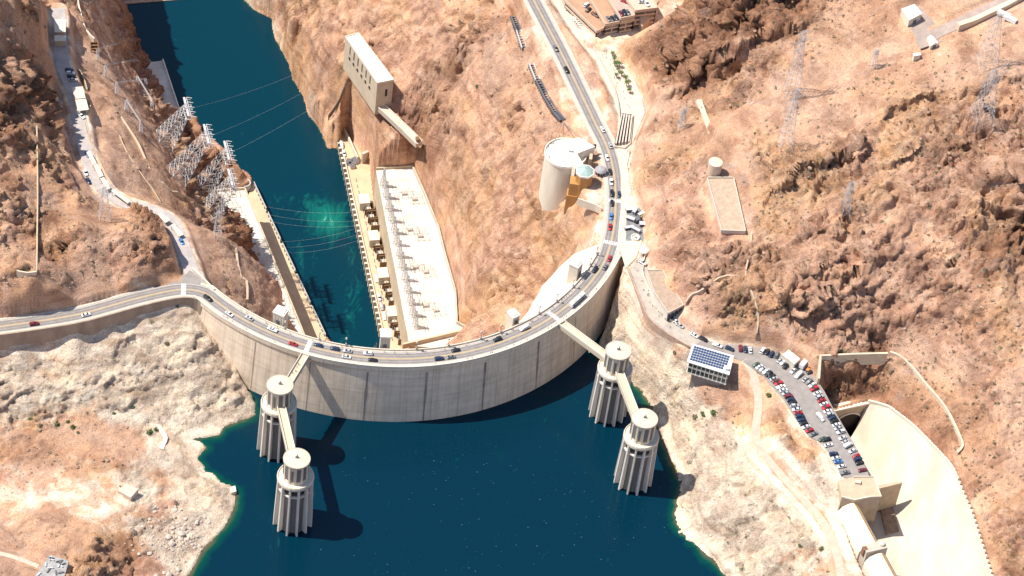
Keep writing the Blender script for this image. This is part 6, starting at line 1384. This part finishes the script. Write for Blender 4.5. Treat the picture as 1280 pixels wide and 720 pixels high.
for i, (a, b, h, lab) in enumerate((((122, 76), (168, 62), 9, 'switchyard gantry at the top of the left slope'), ((132, 96), (172, 88), 9, 'second switchyard gantry on the left slope, below the top one'), ((146, 118), (182, 112), 9, 'third switchyard gantry on the left slope, in its middle'), ((158, 138), (176, 166), 8, 'switchyard gantry running downhill along the curved path wall'), ((172, 108), (190, 138), 8, 'switchyard gantry running downhill near the brink'))): gantry(a, b, h, lab)
def wire(a, b, sag, r=.04):
    a = Vector(a); b = Vector(b); m = MB(); N_ = 14; pts = [a.lerp(b, i/N_)-Vector((0, 0, sag*4*(i/N_)*(1-i/N_))) for i in range(N_+1)]
    for p, q in zip(pts[:-1], pts[1:]): m.tube(p, q, r, 4)
    o = m.build('power_line', mat('wire_grey', (.42, .42, .42), .6)); tag(o, 'thin grey power line strung across the river between the banks', 'power line', 'power lines over the river'); return o
for i, (a, b) in enumerate((((332, 258), (445, 265)), ((335, 268), (446, 276)), ((337, 277), (448, 282)), ((350, 302), (446, 285)), ((356, 309), (447, 293)), ((362, 316), (449, 300)))):
    wire(P(*a, -146), P(*b, -150), 3)
for i, hd in enumerate(LEAN[:3]):
    for k in (0,): wire((hd[0]-.34*7*k+3, hd[1]+.94*7*k+1, hd[2]-1), (LT[0][0]+18*(i-1), LT[0][1]+60+18*k, -62+8*i), 7)

# ------------------------------------------------------------------ aerial cable gallery on the slope left of the road
def gallery():
    t = empty('cable_gallery', hit(672, 95), 0, 'broken line of dark steel cable racks climbing the slope left of the road', 'cable gallery')
    pts = [(641, 22), (648, 40), (655, 62), (664, 82), (672, 102), (683, 124), (694, 142), (703, 152)]
    W_ = [Vector(hit(*q)) for q in pts]
    for i, (a, b) in enumerate(zip(W_[:-1], W_[1:])):
        if i == 2: continue
        for o in (-1.5, 1.5):
            q = offset([a, b], o); add(MB().wall([(*q[0], a.z), (*q[1], b.z)], .7, .2, 2.2), 'rack', STEEL if i in (1, 3) else DSTEEL, t)
        m = MB()
        for k in range(7):
            c = a.lerp(b, (k+.5)/7); m.box(c.x-2.2, c.x+2.2, c.y-.2, c.y+.2, c.z-1, c.z+1.6)
        add(m, 'sleeper', DSTEEL, t)
gallery()
pA = hit(703, 155)
for i, q in enumerate(((682, 176), (694, 174), (718, 171), (730, 176))):
    m = MB(); e = P(*q, 4.5); m.tube(pA+np.array([0, 0, 2]), e, .12, 4); tag(m.build('stay_cable', DSTEEL), 'dark stay cable between the cable racks and the rotunda roof', 'cable', 'stay cables by the rotunda')
# ------------------------------------------------------------------ spillway, its gates and the quarried pit
def resamp(pts, n):
    A = np.array(pts, float); L = np.r_[0, np.cumsum(np.linalg.norm(np.diff(A, axis=0), axis=1))]; u = np.linspace(0, L[-1], n)
    return np.stack([np.interp(u, L, A[:, k]) for k in range(3)], 1)
FLO = [P(*q) for q in [(1066, 543, -37), (1085, 578, -34), (1108, 622, -31), (1130, 665, -30), (1165, 735, -29), (1215, 830, -29)]]
fl = resamp(FLO, 30); tp = resamp(LINW, 30)
sp = empty('spillway', fl[12], 0, 'broad cream concrete spillway channel cut beside the car park', 'spillway')
spm = mat('spillway_lining', (.60, .51, .40), .9, .14, .09, col2=(.46, .38, .285), stretch=(1, .4, .4))
rows = []
for a, b in zip(fl, tp):
    w = (b-a); w[2] = 0; u = w/np.linalg.norm(w); r_ = [(a[0]-u[0]*24, a[1]-u[1]*24, a[2]+.1), tuple(a)]
    for t in (.12, .28, .45, .62, .8, 1.0): p = a+(b-a)*t; r_.append((p[0], p[1], a[2]+(b[2]-a[2])*t**1.25))
    rows.append(r_)
add(MB().strip(rows), 'channel', spm, sp, True)
add(fix(MB().wall([tuple(p) for p in tp], 1.3, -3, .7)), 'lining_wall', PALE, sp) if False else add(MB().wall([tuple(p) for p in tp], 1.3, -6, .7), 'coping', PALE, sp)
lw_ = [np.array(P(*q)) for q in [(1043, 513, 0), (1060, 542, 0), (1072, 562, 0), (1088, 597, 0), (1100, 622, -3)]]
lb_ = resamp(FLO[:3], 5)
rows = []
for a, b in zip(lw_, lb_):
    w = tp[0]-fl[0]; w[2] = 0; u = w/np.linalg.norm(w); rows.append([tuple(a), (b[0]-u[0]*9, b[1]-u[1]*9, b[2])])
add(MB().strip(rows), 'side_wall', TANC, sp)
for i in range(34):
    f = .42+.57*i/34; q = tp[int(f*29)]*(1-(f*29 % 1))+tp[min(29, int(f*29)+1)]*(f*29 % 1); add(MB().box(q[0]-.5, q[0]+.5, q[1]-.5, q[1]+.5, q[2]+.7, q[2]+1.7), 'post', mat('brown_post', (.27, .17, .10), .9), sp)
# tunnel head
a, b = np.array(P(1040, 516, -20)), np.array(P(1087, 504, -19)); d = (b-a)/np.linalg.norm(b-a); n_ = np.array([d[1], -d[0], 0]); yaw = math.atan2(d[1], d[0]); mid = (a+b)/2
hd = empty('tunnel_headwall', (mid[0], mid[1], -40), yaw, 'tan concrete headwall with a wide dark arch at the head of the spillway', 'tunnel headwall')
W2 = np.linalg.norm(b-a)/2+1
MB().box(-W2, W2, 0, 4, -6, 20.5).build('wall', TANC, hd); MB().box(-W2-.3, W2+.3, -.5, 4.3, 20.5, 21.6).build('coping', PALE, hd)
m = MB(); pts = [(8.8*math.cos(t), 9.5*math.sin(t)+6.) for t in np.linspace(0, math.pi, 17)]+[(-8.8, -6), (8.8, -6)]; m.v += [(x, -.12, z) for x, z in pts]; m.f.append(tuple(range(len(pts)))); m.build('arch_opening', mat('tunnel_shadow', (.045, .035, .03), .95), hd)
m = MB(); rows = [[(r_*math.cos(t), y, r_*math.sin(t)*1.08+6) for r_, y in ((8.8, -.1), (8.8, -.6), (9.9, -.6), (9.9, -.1))] for t in np.linspace(0, math.pi, 17)]; m.strip(rows, True); m.build('arch_ring', PALE, hd)
pw = [tuple(P(*q)) for q in [(1023, 476, 3), (1025, 447, 9), (1068, 445, 9), (1109, 444, 10)]]
tag(fix(MB().wall(dens(pw[:2], 4)+dens(pw[1:], 4)[1:], 1.2, -7, 2.0).build('pit_wall', mat('tan_wall', ()))), 'squared pale wall along the top of the brown quarried pit', 'wall')
low_walls('path_wall', [(1111, 445), (1128, 456), (1150, 475), (1180, 510), (1198, 545), (1202, 562), (1192, 580)], 1.2, 1.8, mat('tan_wall', ()), 'curving pale wall from the quarried pit down to the spillway edge', 'wall')
A0 = np.array(P(1064, 629, -2)); A1 = np.array(P(1097, 690, -2)); ax = (A1-A0); GL = np.linalg.norm(ax); ax /= GL; yaw = math.atan2(ax[1], ax[0])
def weir(i, lab):
    o = A0+ax*(GL+1.0)*i; t = empty('weir_gate', (o[0], o[1], -2), yaw, lab, 'spillway gate', 'gates along the spillway crest')
    wm = mat('weir_white', (.70, .63, .52), .85, .12, .2); prof_ = [(-7.5, -13), (-7.2, -5), (-5.0, -1.5), (-1.5, -.2), (.5, 0), (1.6, -.1), (2.8, -.8), (4.4, -2.8), (5.6, -7), (6.2, -16)]
    L = GL-6
    for nm, i0, i1, m_, lift in (('weir', 0, 9, wm, 0),):
        rows = [[(x, -p[0]*-1 if False else p[0], p[1]) for p in prof_] for x in (0, L)]
        m = MB(); 
        rows = [[(x, p[0], p[1]) for p in prof_] for x in (0, L*.5, L)]; m.strip(rows); n = len(prof_); m.f.append(tuple(range(n))); m.f.append(tuple(range(3*n-1, 2*n-1, -1))); fix(m.build('weir', wm, t))
    m = MB(); m.strip([[(x, 1.7, .02), (x, 2.3, -.32), (x, 2.9, -.78)] for x in (.6, L-.6)]); m.build('rust_strip', ORANGE, t)
    m = MB(); m.strip([[(x, .3, .06), (x, 1.0, .05)] for x in (.3, L-.3)]); m.build('walkway', KERB, t)
    p_ = MB().box(L+.1, L+5.6, -6.5, 6, -18, 1.2).build('pier', CONC, t)
    MB().lathe([(1.5, 1.2), (1.5, 2.4), (.9, 3.0), (.1, 3.2)], 16, (L+2.8, 3.8)).build('dome', PALE, p_)
    m = MB().box(L+1.6, L+4.0, -7.4, -5.0, -4, 1.4); m.build('hatch_house', BROWN, p_)
    return t
# local y must point away from the lake
side = np.array([-ax[1], ax[0]]); tolake = np.array(P2(1000, 660, -2))-A0[:2]
if np.dot(side, tolake) > 0:
    yaw += math.pi; A0 = A0+ax*GL; ax = -ax; A0s = A0; FLIP = True
else: FLIP = False
if FLIP:
    def _o(i): return A0-ax*(GL+1.0)*i
else:
    def _o(i): return A0+ax*(GL+1.0)*i
for i in range(3):
    t = weir(0, ('white weir gate with an orange rust strip next to the car park end', 'second white weir gate with an orange rust strip, at the lower edge', 'third white weir gate beyond the lower edge')[i]); q = _o(i); t.location = (q[0], q[1], -2)
q = pxpoly([(1048, 601), (1066, 597), (1092, 597), (1101, 622), (1088, 622), (1068, 626), (1052, 622)], 0)
bs = empty('end_bastion', (*q[0], 0), 0, 'rounded tan bastion closing the narrow end of the car park', 'bastion')
add(MB().prism(q, -20, .35), 'wall', TANC, bs); add(MB().wall([(*p, 0) for p in q[1:]], .5, .3, 1.2), 'parapet', PALE, bs)
add(MB().box(P2(1072, 604)[0]-1.6, P2(1072, 604)[0]+1.6, P2(1072, 604)[1]-1.2, P2(1072, 604)[1]+1.2, .3, 1.6), 'plinth', CONC, bs)
q = pxpoly([(1094, 607), (1126.5, 601.5), (1128, 603.5), (1098, 611)], -9); fw_ = tag(MB().prism(q, -40, -9).build('flank_wall', TANC), 'tan triangular flank wall between bastion and spillway channel', 'wall')
q = pxpoly([(1099, 629), (1114, 626), (1124, 663), (1108, 668)], -29); r0 = tag(MB().prism(q, -40, -29).build('brown_patch', mat('patch_brown', (.30, .20, .13), .9, .3, .4)), 'brown patch between the first weir gate and the channel', 'floor')  # flat brown block set just above the channel floor

# ------------------------------------------------------------------ left shore odds and ends
def slab(name, poly, z, zb, lab, cat, m_):
    return tag(MB().prism(pxpoly(poly, z), zb, z).build(name, m_), lab, cat)
slab('concrete_slab', [(147, 613), (157, 604.5), (173, 611), (163.5, 622)], -32.5, -38, 'square pale concrete slab at the edge of the pale flat', 'slab', KERB)
slab('concrete_block', [(287, 609), (294, 607), (295.5, 614), (289, 616)], -39.5, -46, 'small pale concrete block on the point at the water edge', 'block', PALE)
low_walls('boat_ramp', [(198, 531), (202, 540), (207, 549), (204, 556), (202, 562)], 2.4, .9, PALE, 'narrow white concrete ramp bent at the head of the cove', 'ramp')
pd = pxpoly([(62, 693), (86, 701), (79, 726), (42, 722)], -22.5); t = empty('debris_pad', (*pd[0], -24), 0, 'grey pad strewn with dark slabs at the bottom left corner', 'pad')
add(MB().prism(pd, -27, -22.5), 'pad', mat('pad_grey', (.34, .32, .30), .9, .3, .4), t)
for i in range(14):
    u, v = rng.random(2)*.8+.1; A_, B_, C_, D_ = [np.array(p) for p in pd]; q = (A_*(1-u)+B_*u)*(1-v)+(D_*(1-u)+C_*u)*v
    m = MB().box(-1.5, 1.5, -.35, .35, 0, .7); m.xf(Matrix.Translation((q[0], q[1], -22.5)) @ Matrix.Rotation(rng.random()*3, 4, 'Z')); add(m, 'slab', DSTEEL if i % 2 else STEEL, t)
def blob(r, seed, n=2, sq=(1, 1, .8)):
    bm = bmesh.new(); bmesh.ops.create_icosphere(bm, subdivisions=n, radius=1.0); g = np.random.default_rng(seed)
    dirs = g.normal(size=(9, 3)); dirs /= np.linalg.norm(dirs, axis=1)[:, None]; lim = g.uniform(.55, .95, 9)
    for v in bm.verts:
        c = np.array(v.co)
        for d_, l_ in zip(dirs, lim):
            k = c@d_
            if k > l_: c = c-d_*(k-l_)
        v.co = c*np.array(sq)*r
    return bm
# boulder field on the left shore: nobody could count it
def merge_instances(name, protos, places, m_):
    V, Fc, off = [], [], 0
    for (k, p, s_, yaw) in places:
        v, f = protos[k]; c, s1 = math.cos(yaw), math.sin(yaw)
        w = np.stack([v[:, 0]*c-v[:, 1]*s1, v[:, 0]*s1+v[:, 1]*c, v[:, 2]], 1)*s_+np.array(p); V.append(w); Fc += [tuple(i+off for i in q) for q in f]; off += len(v)
    me_ = bpy.data.meshes.new(name); me_.from_pydata(np.concatenate(V).tolist(), [], Fc); me_.update(); me_.materials.append(m_); o = bpy.data.objects.new(name, me_); COL.objects.link(o); return o
def arrays(bm): 
    bm.verts.index_update(); r = (np.array([v.co[:] for v in bm.verts]), [tuple(v.index for v in f.verts) for f in bm.faces]); bm.free(); return r
bl = [arrays(blob(1, s_, 1)) for s_ in range(8)]
pl = []
for _ in range(210):
    px, py = rng.normal(218, 26), rng.normal(676, 24)
    if py < 630 or px < 150 or px > 268-(py-640)*.35 or py > 735: continue
    p = hit(px, py)
    if p[2] < LAKE: continue
    pl.append((int(rng.integers(8)), (p[0], p[1], ground(p[0], p[1])+.1), float(np.clip(rng.lognormal(-.35, .6), .3, 2.4)), rng.random()*6))
o = merge_instances('boulder_field', bl, pl, mat('pale_boulder', (.50, .42, .345), .95, .3, .35)); o['kind'] = 'stuff'; o['label'] = 'heap of pale angular boulders on the left shore'
pl = []
for _ in range(3600):
    px, py = rng.uniform(-5, 1285), rng.uniform(-5, 725)
    p = hit(px, py); j = np.clip(np.searchsorted(YS, p[1])-1, 0, NY-2); i = np.clip(np.searchsorted(XS, p[0])-1, 0, NX-2)
    if ROUGH[j, i] < .12 or p[2] < LAKE+2 or AT[j, i, 1] > .55: continue
    pl.append((int(rng.integers(8)), (p[0], p[1], ground(p[0], p[1])), float(np.clip(rng.lognormal(-.4, .45), .35, 1.6)), rng.random()*6))
o = merge_instances('loose_rocks', bl, pl, mat('loose_rock', (.36, .24, .17), .95, .4, .25)); o['kind'] = 'stuff'; o['label'] = 'loose fallen rocks scattered over the slopes'
# ------------------------------------------------------------------ plants
LEAF = mat('scrub_leaf', (.155, .15, .08), .9, .4, 1.2); LEAF2 = mat('green_leaf', (.09, .13, .04), .9, .4, 1.2)
def clump(seed, n=60, flat=.7):
    g = np.random.default_rng(seed); V = []; Fc = []
    for i in range(n):
        d = g.normal(size=3); d /= np.linalg.norm(d); d[2] = abs(d[2]); c = d*np.array([1, 1, flat])*g.uniform(.45, 1.0); a = g.normal(size=3); a /= np.linalg.norm(a); b = np.cross(a, d); b /= np.linalg.norm(b)+1e-6; s_ = g.uniform(.16, .34)
        k = len(V); V += [c-a*s_, c+b*s_*.6, c+a*s_, c-b*s_*.6]; Fc.append((k, k+1, k+2, k+3))
    return np.array(V), Fc
cl = [clump(s_, 26) for s_ in range(6)]
pl = []
dens_n = fbm(np.stack([rng.uniform(-300, 380, 9000), rng.uniform(-190, 400, 9000), np.zeros(9000)], 1), 40, 2)
for k in range(9000):
    px, py = rng.uniform(-5, 1285), rng.uniform(-5, 725)
    p = hit(px, py); i = np.clip(np.searchsorted(XS, p[0])-1, 0, NX-2); j = np.clip(np.searchsorted(YS, p[1])-1, 0, NY-2)
    w = AT[j, i, 2]*.9+(.28 if p[0] > 110 else .07)+(.1 if p[2] > 20 else 0)
    if p[2] < -36 or ROUGH[j, i] < .08 or rng.random() > w*1.3: continue
    if p[2] < -45: continue
    pl.append((int(rng.integers(6)), (p[0], p[1], ground(p[0], p[1])-.1), float(np.clip(rng.lognormal(-.12, .35), .45, 1.7)), rng.random()*6))
o = merge_instances('desert_scrub', cl, pl, LEAF); o['kind'] = 'stuff'; o['label'] = 'low dry desert scrub dotted over the slopes'
big_cl = [clump(40+s_, 110) for s_ in range(3)]
for i, (px, py, r_) in enumerate([(209, 429, 1.7), (222, 383, 1.2), (38, 525, 1.8), (50, 532, 1.6), (71, 530, 2.0), (91, 534, 1.8), (98, 541, 1.2), (85, 527, 1.3), (166, 509, 1.6), (142, 517, 1.4), (187, 540, 2.2), (195, 537, 1.6), (844, 441, 1.5), (597, 108, 1.7), (961, 494, 1.9), (143, 706, 1.0), (1027, 686, 1.8), (1000, 682, 1.4), (870, 522, 2.4), (893, 516, 2.4), (880, 518, 2.2)]):
    p = hit(px, py); v, f = big_cl[i % 3]; m = MB(); m.v = [tuple(x) for x in v*r_]; m.f = list(f); t = empty('desert_shrub', (p[0], p[1], p[2]-.1), i, None, None); m.build('foliage', LEAF2 if i % 3 else LEAF, t)
    mm = MB()
    for k in range(4): mm.tube((0, 0, -.4), (.5*r_*math.cos(k*1.6), .5*r_*math.sin(k*1.6), .5*r_), .09, 4, .04)
    mm.build('stem', BROWN, t)
    where = 'on the pale left cliffs below the road' if px < 230 and py > 500 else 'on the white rock under the left road' if px < 230 else 'on the right shore slope' if px > 800 else 'on the right canyon wall'
    tag(t, 'green desert shrub '+where, 'shrub', 'shrubs '+where)
proto = None
for i, (px, py) in enumerate([(765, 70), (767.7, 77), (769, 83), (774, 84), (772.5, 90), (776.5, 95), (782, 101), (783, 108), (770, 97), (786, 116)]):
    if proto is None:
        proto = empty('palm_tree'); MB().tube((0, 0, 0), (.1, 0, 3.6), .2, 6, .14).build('trunk', BROWN, proto); m = MB()
        for k in range(16):
            a = k*2.4; el = .1+.5*(k % 3); L = 2.3; rows = []
            for s_ in np.linspace(0, 1, 5):
                r1 = L*s_; z = 3.6+L*s_*math.sin(el)-1.5*s_*s_; w = .34*math.sin(math.pi*(.12+.86*s_)); ca, sa = math.cos(a), math.sin(a); rows.append([(r1*ca-w*sa, r1*sa+w*ca, z-.12), (r1*ca, r1*sa, z), (r1*ca+w*sa, r1*sa-w*ca, z-.12)])
            m.strip(rows)
        m.build('crown', LEAF2, proto); o = proto
    else: o = copy_tree(proto)
    p = P(px, py, .64); o.location = (p[0], p[1], .64); o.rotation_euler.z = i*1.3; o.scale = (.8+.06*(i % 4),)*3
    tag(o, 'small palm tree in the row at the foot of the crag by the plaza', 'palm tree', 'palms along the plaza')
# ------------------------------------------------------------------ visitors
def person_mesh(pose):
    v = [(0, 0, .95), (0, 0, 1.2), (0, 0, 1.45), (0, .02, 1.56), (0, .03, 1.70), (.1, .0, .9), (.11, .04+.12*pose, .5), (.12, -.02+.2*pose, .06), (.12, .12+.2*pose, .04), (-.1, 0, .9), (-.11, .04-.1*pose, .5), (-.12, -.04-.22*pose, .06), (-.12, .1-.22*pose, .04), (.2, 0, 1.42), (.26, -.06*pose, 1.15), (.27, .1-.1*pose, .92), (-.2, 0, 1.42), (-.26, .06*pose, 1.15), (-.27, .1+.1*pose, .92)]
    e = [(0, 1), (1, 2), (2, 3), (3, 4), (0, 5), (5, 6), (6, 7), (7, 8), (0, 9), (9, 10), (10, 11), (11, 12), (2, 13), (13, 14), (14, 15), (2, 16), (16, 17), (17, 18)]
    r = [.15, .15, .16, .06, .11, .1, .07, .05, .04, .1, .07, .05, .04, .07, .05, .035, .07, .05, .035]
    me_ = bpy.data.meshes.new('person'); me_.from_pydata(v, e, []); o = bpy.data.objects.new('person', me_); COL.objects.link(o)
    md = o.modifiers.new('s', 'SKIN'); md.use_smooth_shade = True
    for k, rr in enumerate(r): me_.skin_vertices[0].data[k].radius = (rr, rr)
    me_.skin_vertices[0].data[0].use_root = True
    o.modifiers.new('u', 'SUBSURF').levels = 1
    dg = bpy.context.evaluated_depsgraph_get(); out = bpy.data.meshes.new_from_object(o.evaluated_get(dg)); bpy.data.objects.remove(o); return out
SKIN = mat('skin', (.45, .28, .2), .7)
def dressed(base, shirt, pants):
    me_ = base.copy(); me_.materials.clear()
    for m_ in (mat('cloth_'+pants, PAINT[pants], .9), mat('cloth_'+shirt, PAINT[shirt], .9), SKIN): me_.materials.append(m_)
    for p in me_.polygons: z = p.center.z; p.material_index = 2 if z > 1.5 else 1 if z > .93 else 0
    return me_
PB_ = [person_mesh(1.), person_mesh(.3)]
OUT = [('white', 'navy'), ('red', 'grey'), ('blue', 'tan'), ('black', 'navy'), ('tan', 'black'), ('grey', 'black'), ('white', 'tan'), ('maroon', 'navy')]
PM = [(dressed(PB_[i % 2], *o_), o_, i % 2) for i, o_ in enumerate(OUT)]
def person(x, y, z, rz, where, grp):
    me_, (sh, pa), ps = PM[int(rng.integers(len(PM)))]; o = bpy.data.objects.new('person', me_); COL.objects.link(o); o.location = (x, y, z); o.rotation_euler.z = rz
    tag(o, f'{"walking" if ps == 0 else "standing"} person in a {sh} top and {pa} trousers {where}', 'person', f'{grp} in {sh} tops')
for th_r, o_, n, where, grp in (((-33, 70), RU-1.1, 34, 'on the lake-side sidewalk of the dam', 'visitors on the lake-side sidewalk'), ((-33, 76), RD+2.2, 40, 'on the downstream sidewalk of the dam', 'visitors on the downstream sidewalk')):
    for i in range(n):
        t = rng.uniform(*th_r) if i % 3 else np.clip(rng.normal(48 if o_ < RU-5 else 38, 12), th_r[0], th_r[1]); q = pol(t, o_+rng.normal()*.3, .17); person(*q, R(t)+(0 if rng.random() < .5 else math.pi)+math.pi/2, where, grp)
for pts, n, sp_, z, where, grp in (([(742, 50), (758, 66), (772, 90), (782, 115), (786, 135)], 34, 4.5, .64, 'on the plaza below the crag', 'visitors on the plaza'), ([(792, 322), (806, 352), (818, 385), (838, 408)], 26, 2.2, .03, 'on the curved lane', 'visitors on the lane'), ([(786, 178), (787, 215), (789, 250)], 16, 2., .64, 'on the verge beside the bend', 'visitors by the bend'), ([(373, 456), (366, 468)], 6, .7, .06, 'on the left tower bridge', 'visitors on the left bridge')):
    c = resamp([P(q[0], q[1], z) for q in pts], 60)
    for i in range(n):
        q = c[int(rng.integers(60))]; person(q[0]+rng.normal()*sp_*.5, q[1]+rng.normal()*sp_*.5, z, rng.random()*6.3, where, grp)
cR = P2(707, 192, 3)
for i in range(22):
    a = R(rng.uniform(110, 290)); person(cR[0]+11*math.cos(a), cR[1]+11*math.sin(a), 3.05, rng.random()*6, 'at the rim of the rotunda terrace', 'visitors on the rotunda terrace')

# small flat pale flecks laid on the lake: nobody could count them
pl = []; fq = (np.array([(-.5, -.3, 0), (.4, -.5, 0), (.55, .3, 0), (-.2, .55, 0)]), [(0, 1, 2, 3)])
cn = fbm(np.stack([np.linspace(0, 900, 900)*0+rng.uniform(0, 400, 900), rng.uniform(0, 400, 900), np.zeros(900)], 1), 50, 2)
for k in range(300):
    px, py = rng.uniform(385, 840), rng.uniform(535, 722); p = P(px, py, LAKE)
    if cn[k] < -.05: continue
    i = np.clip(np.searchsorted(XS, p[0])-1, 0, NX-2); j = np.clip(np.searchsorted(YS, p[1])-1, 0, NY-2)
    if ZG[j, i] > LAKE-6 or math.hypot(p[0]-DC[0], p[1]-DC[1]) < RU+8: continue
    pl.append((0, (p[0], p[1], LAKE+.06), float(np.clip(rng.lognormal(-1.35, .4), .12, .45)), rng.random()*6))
o = merge_instances('pale_flecks', [fq], pl, mat('fleck_white', (.12, .18, .19), .8)); o['kind'] = 'stuff'; o['label'] = 'small pale flecks on the dark lake'

jw = [P(*q) for q in [(240, 336), (249, 344), (259, 354), (268, 363)]]
tag(MB().wall([(p[0], p[1], 0) for p in jw], .8, -6, 1.2).build('junction_wall', PALE), 'short pale wall on the canyon side of the ramp junction', 'wall')
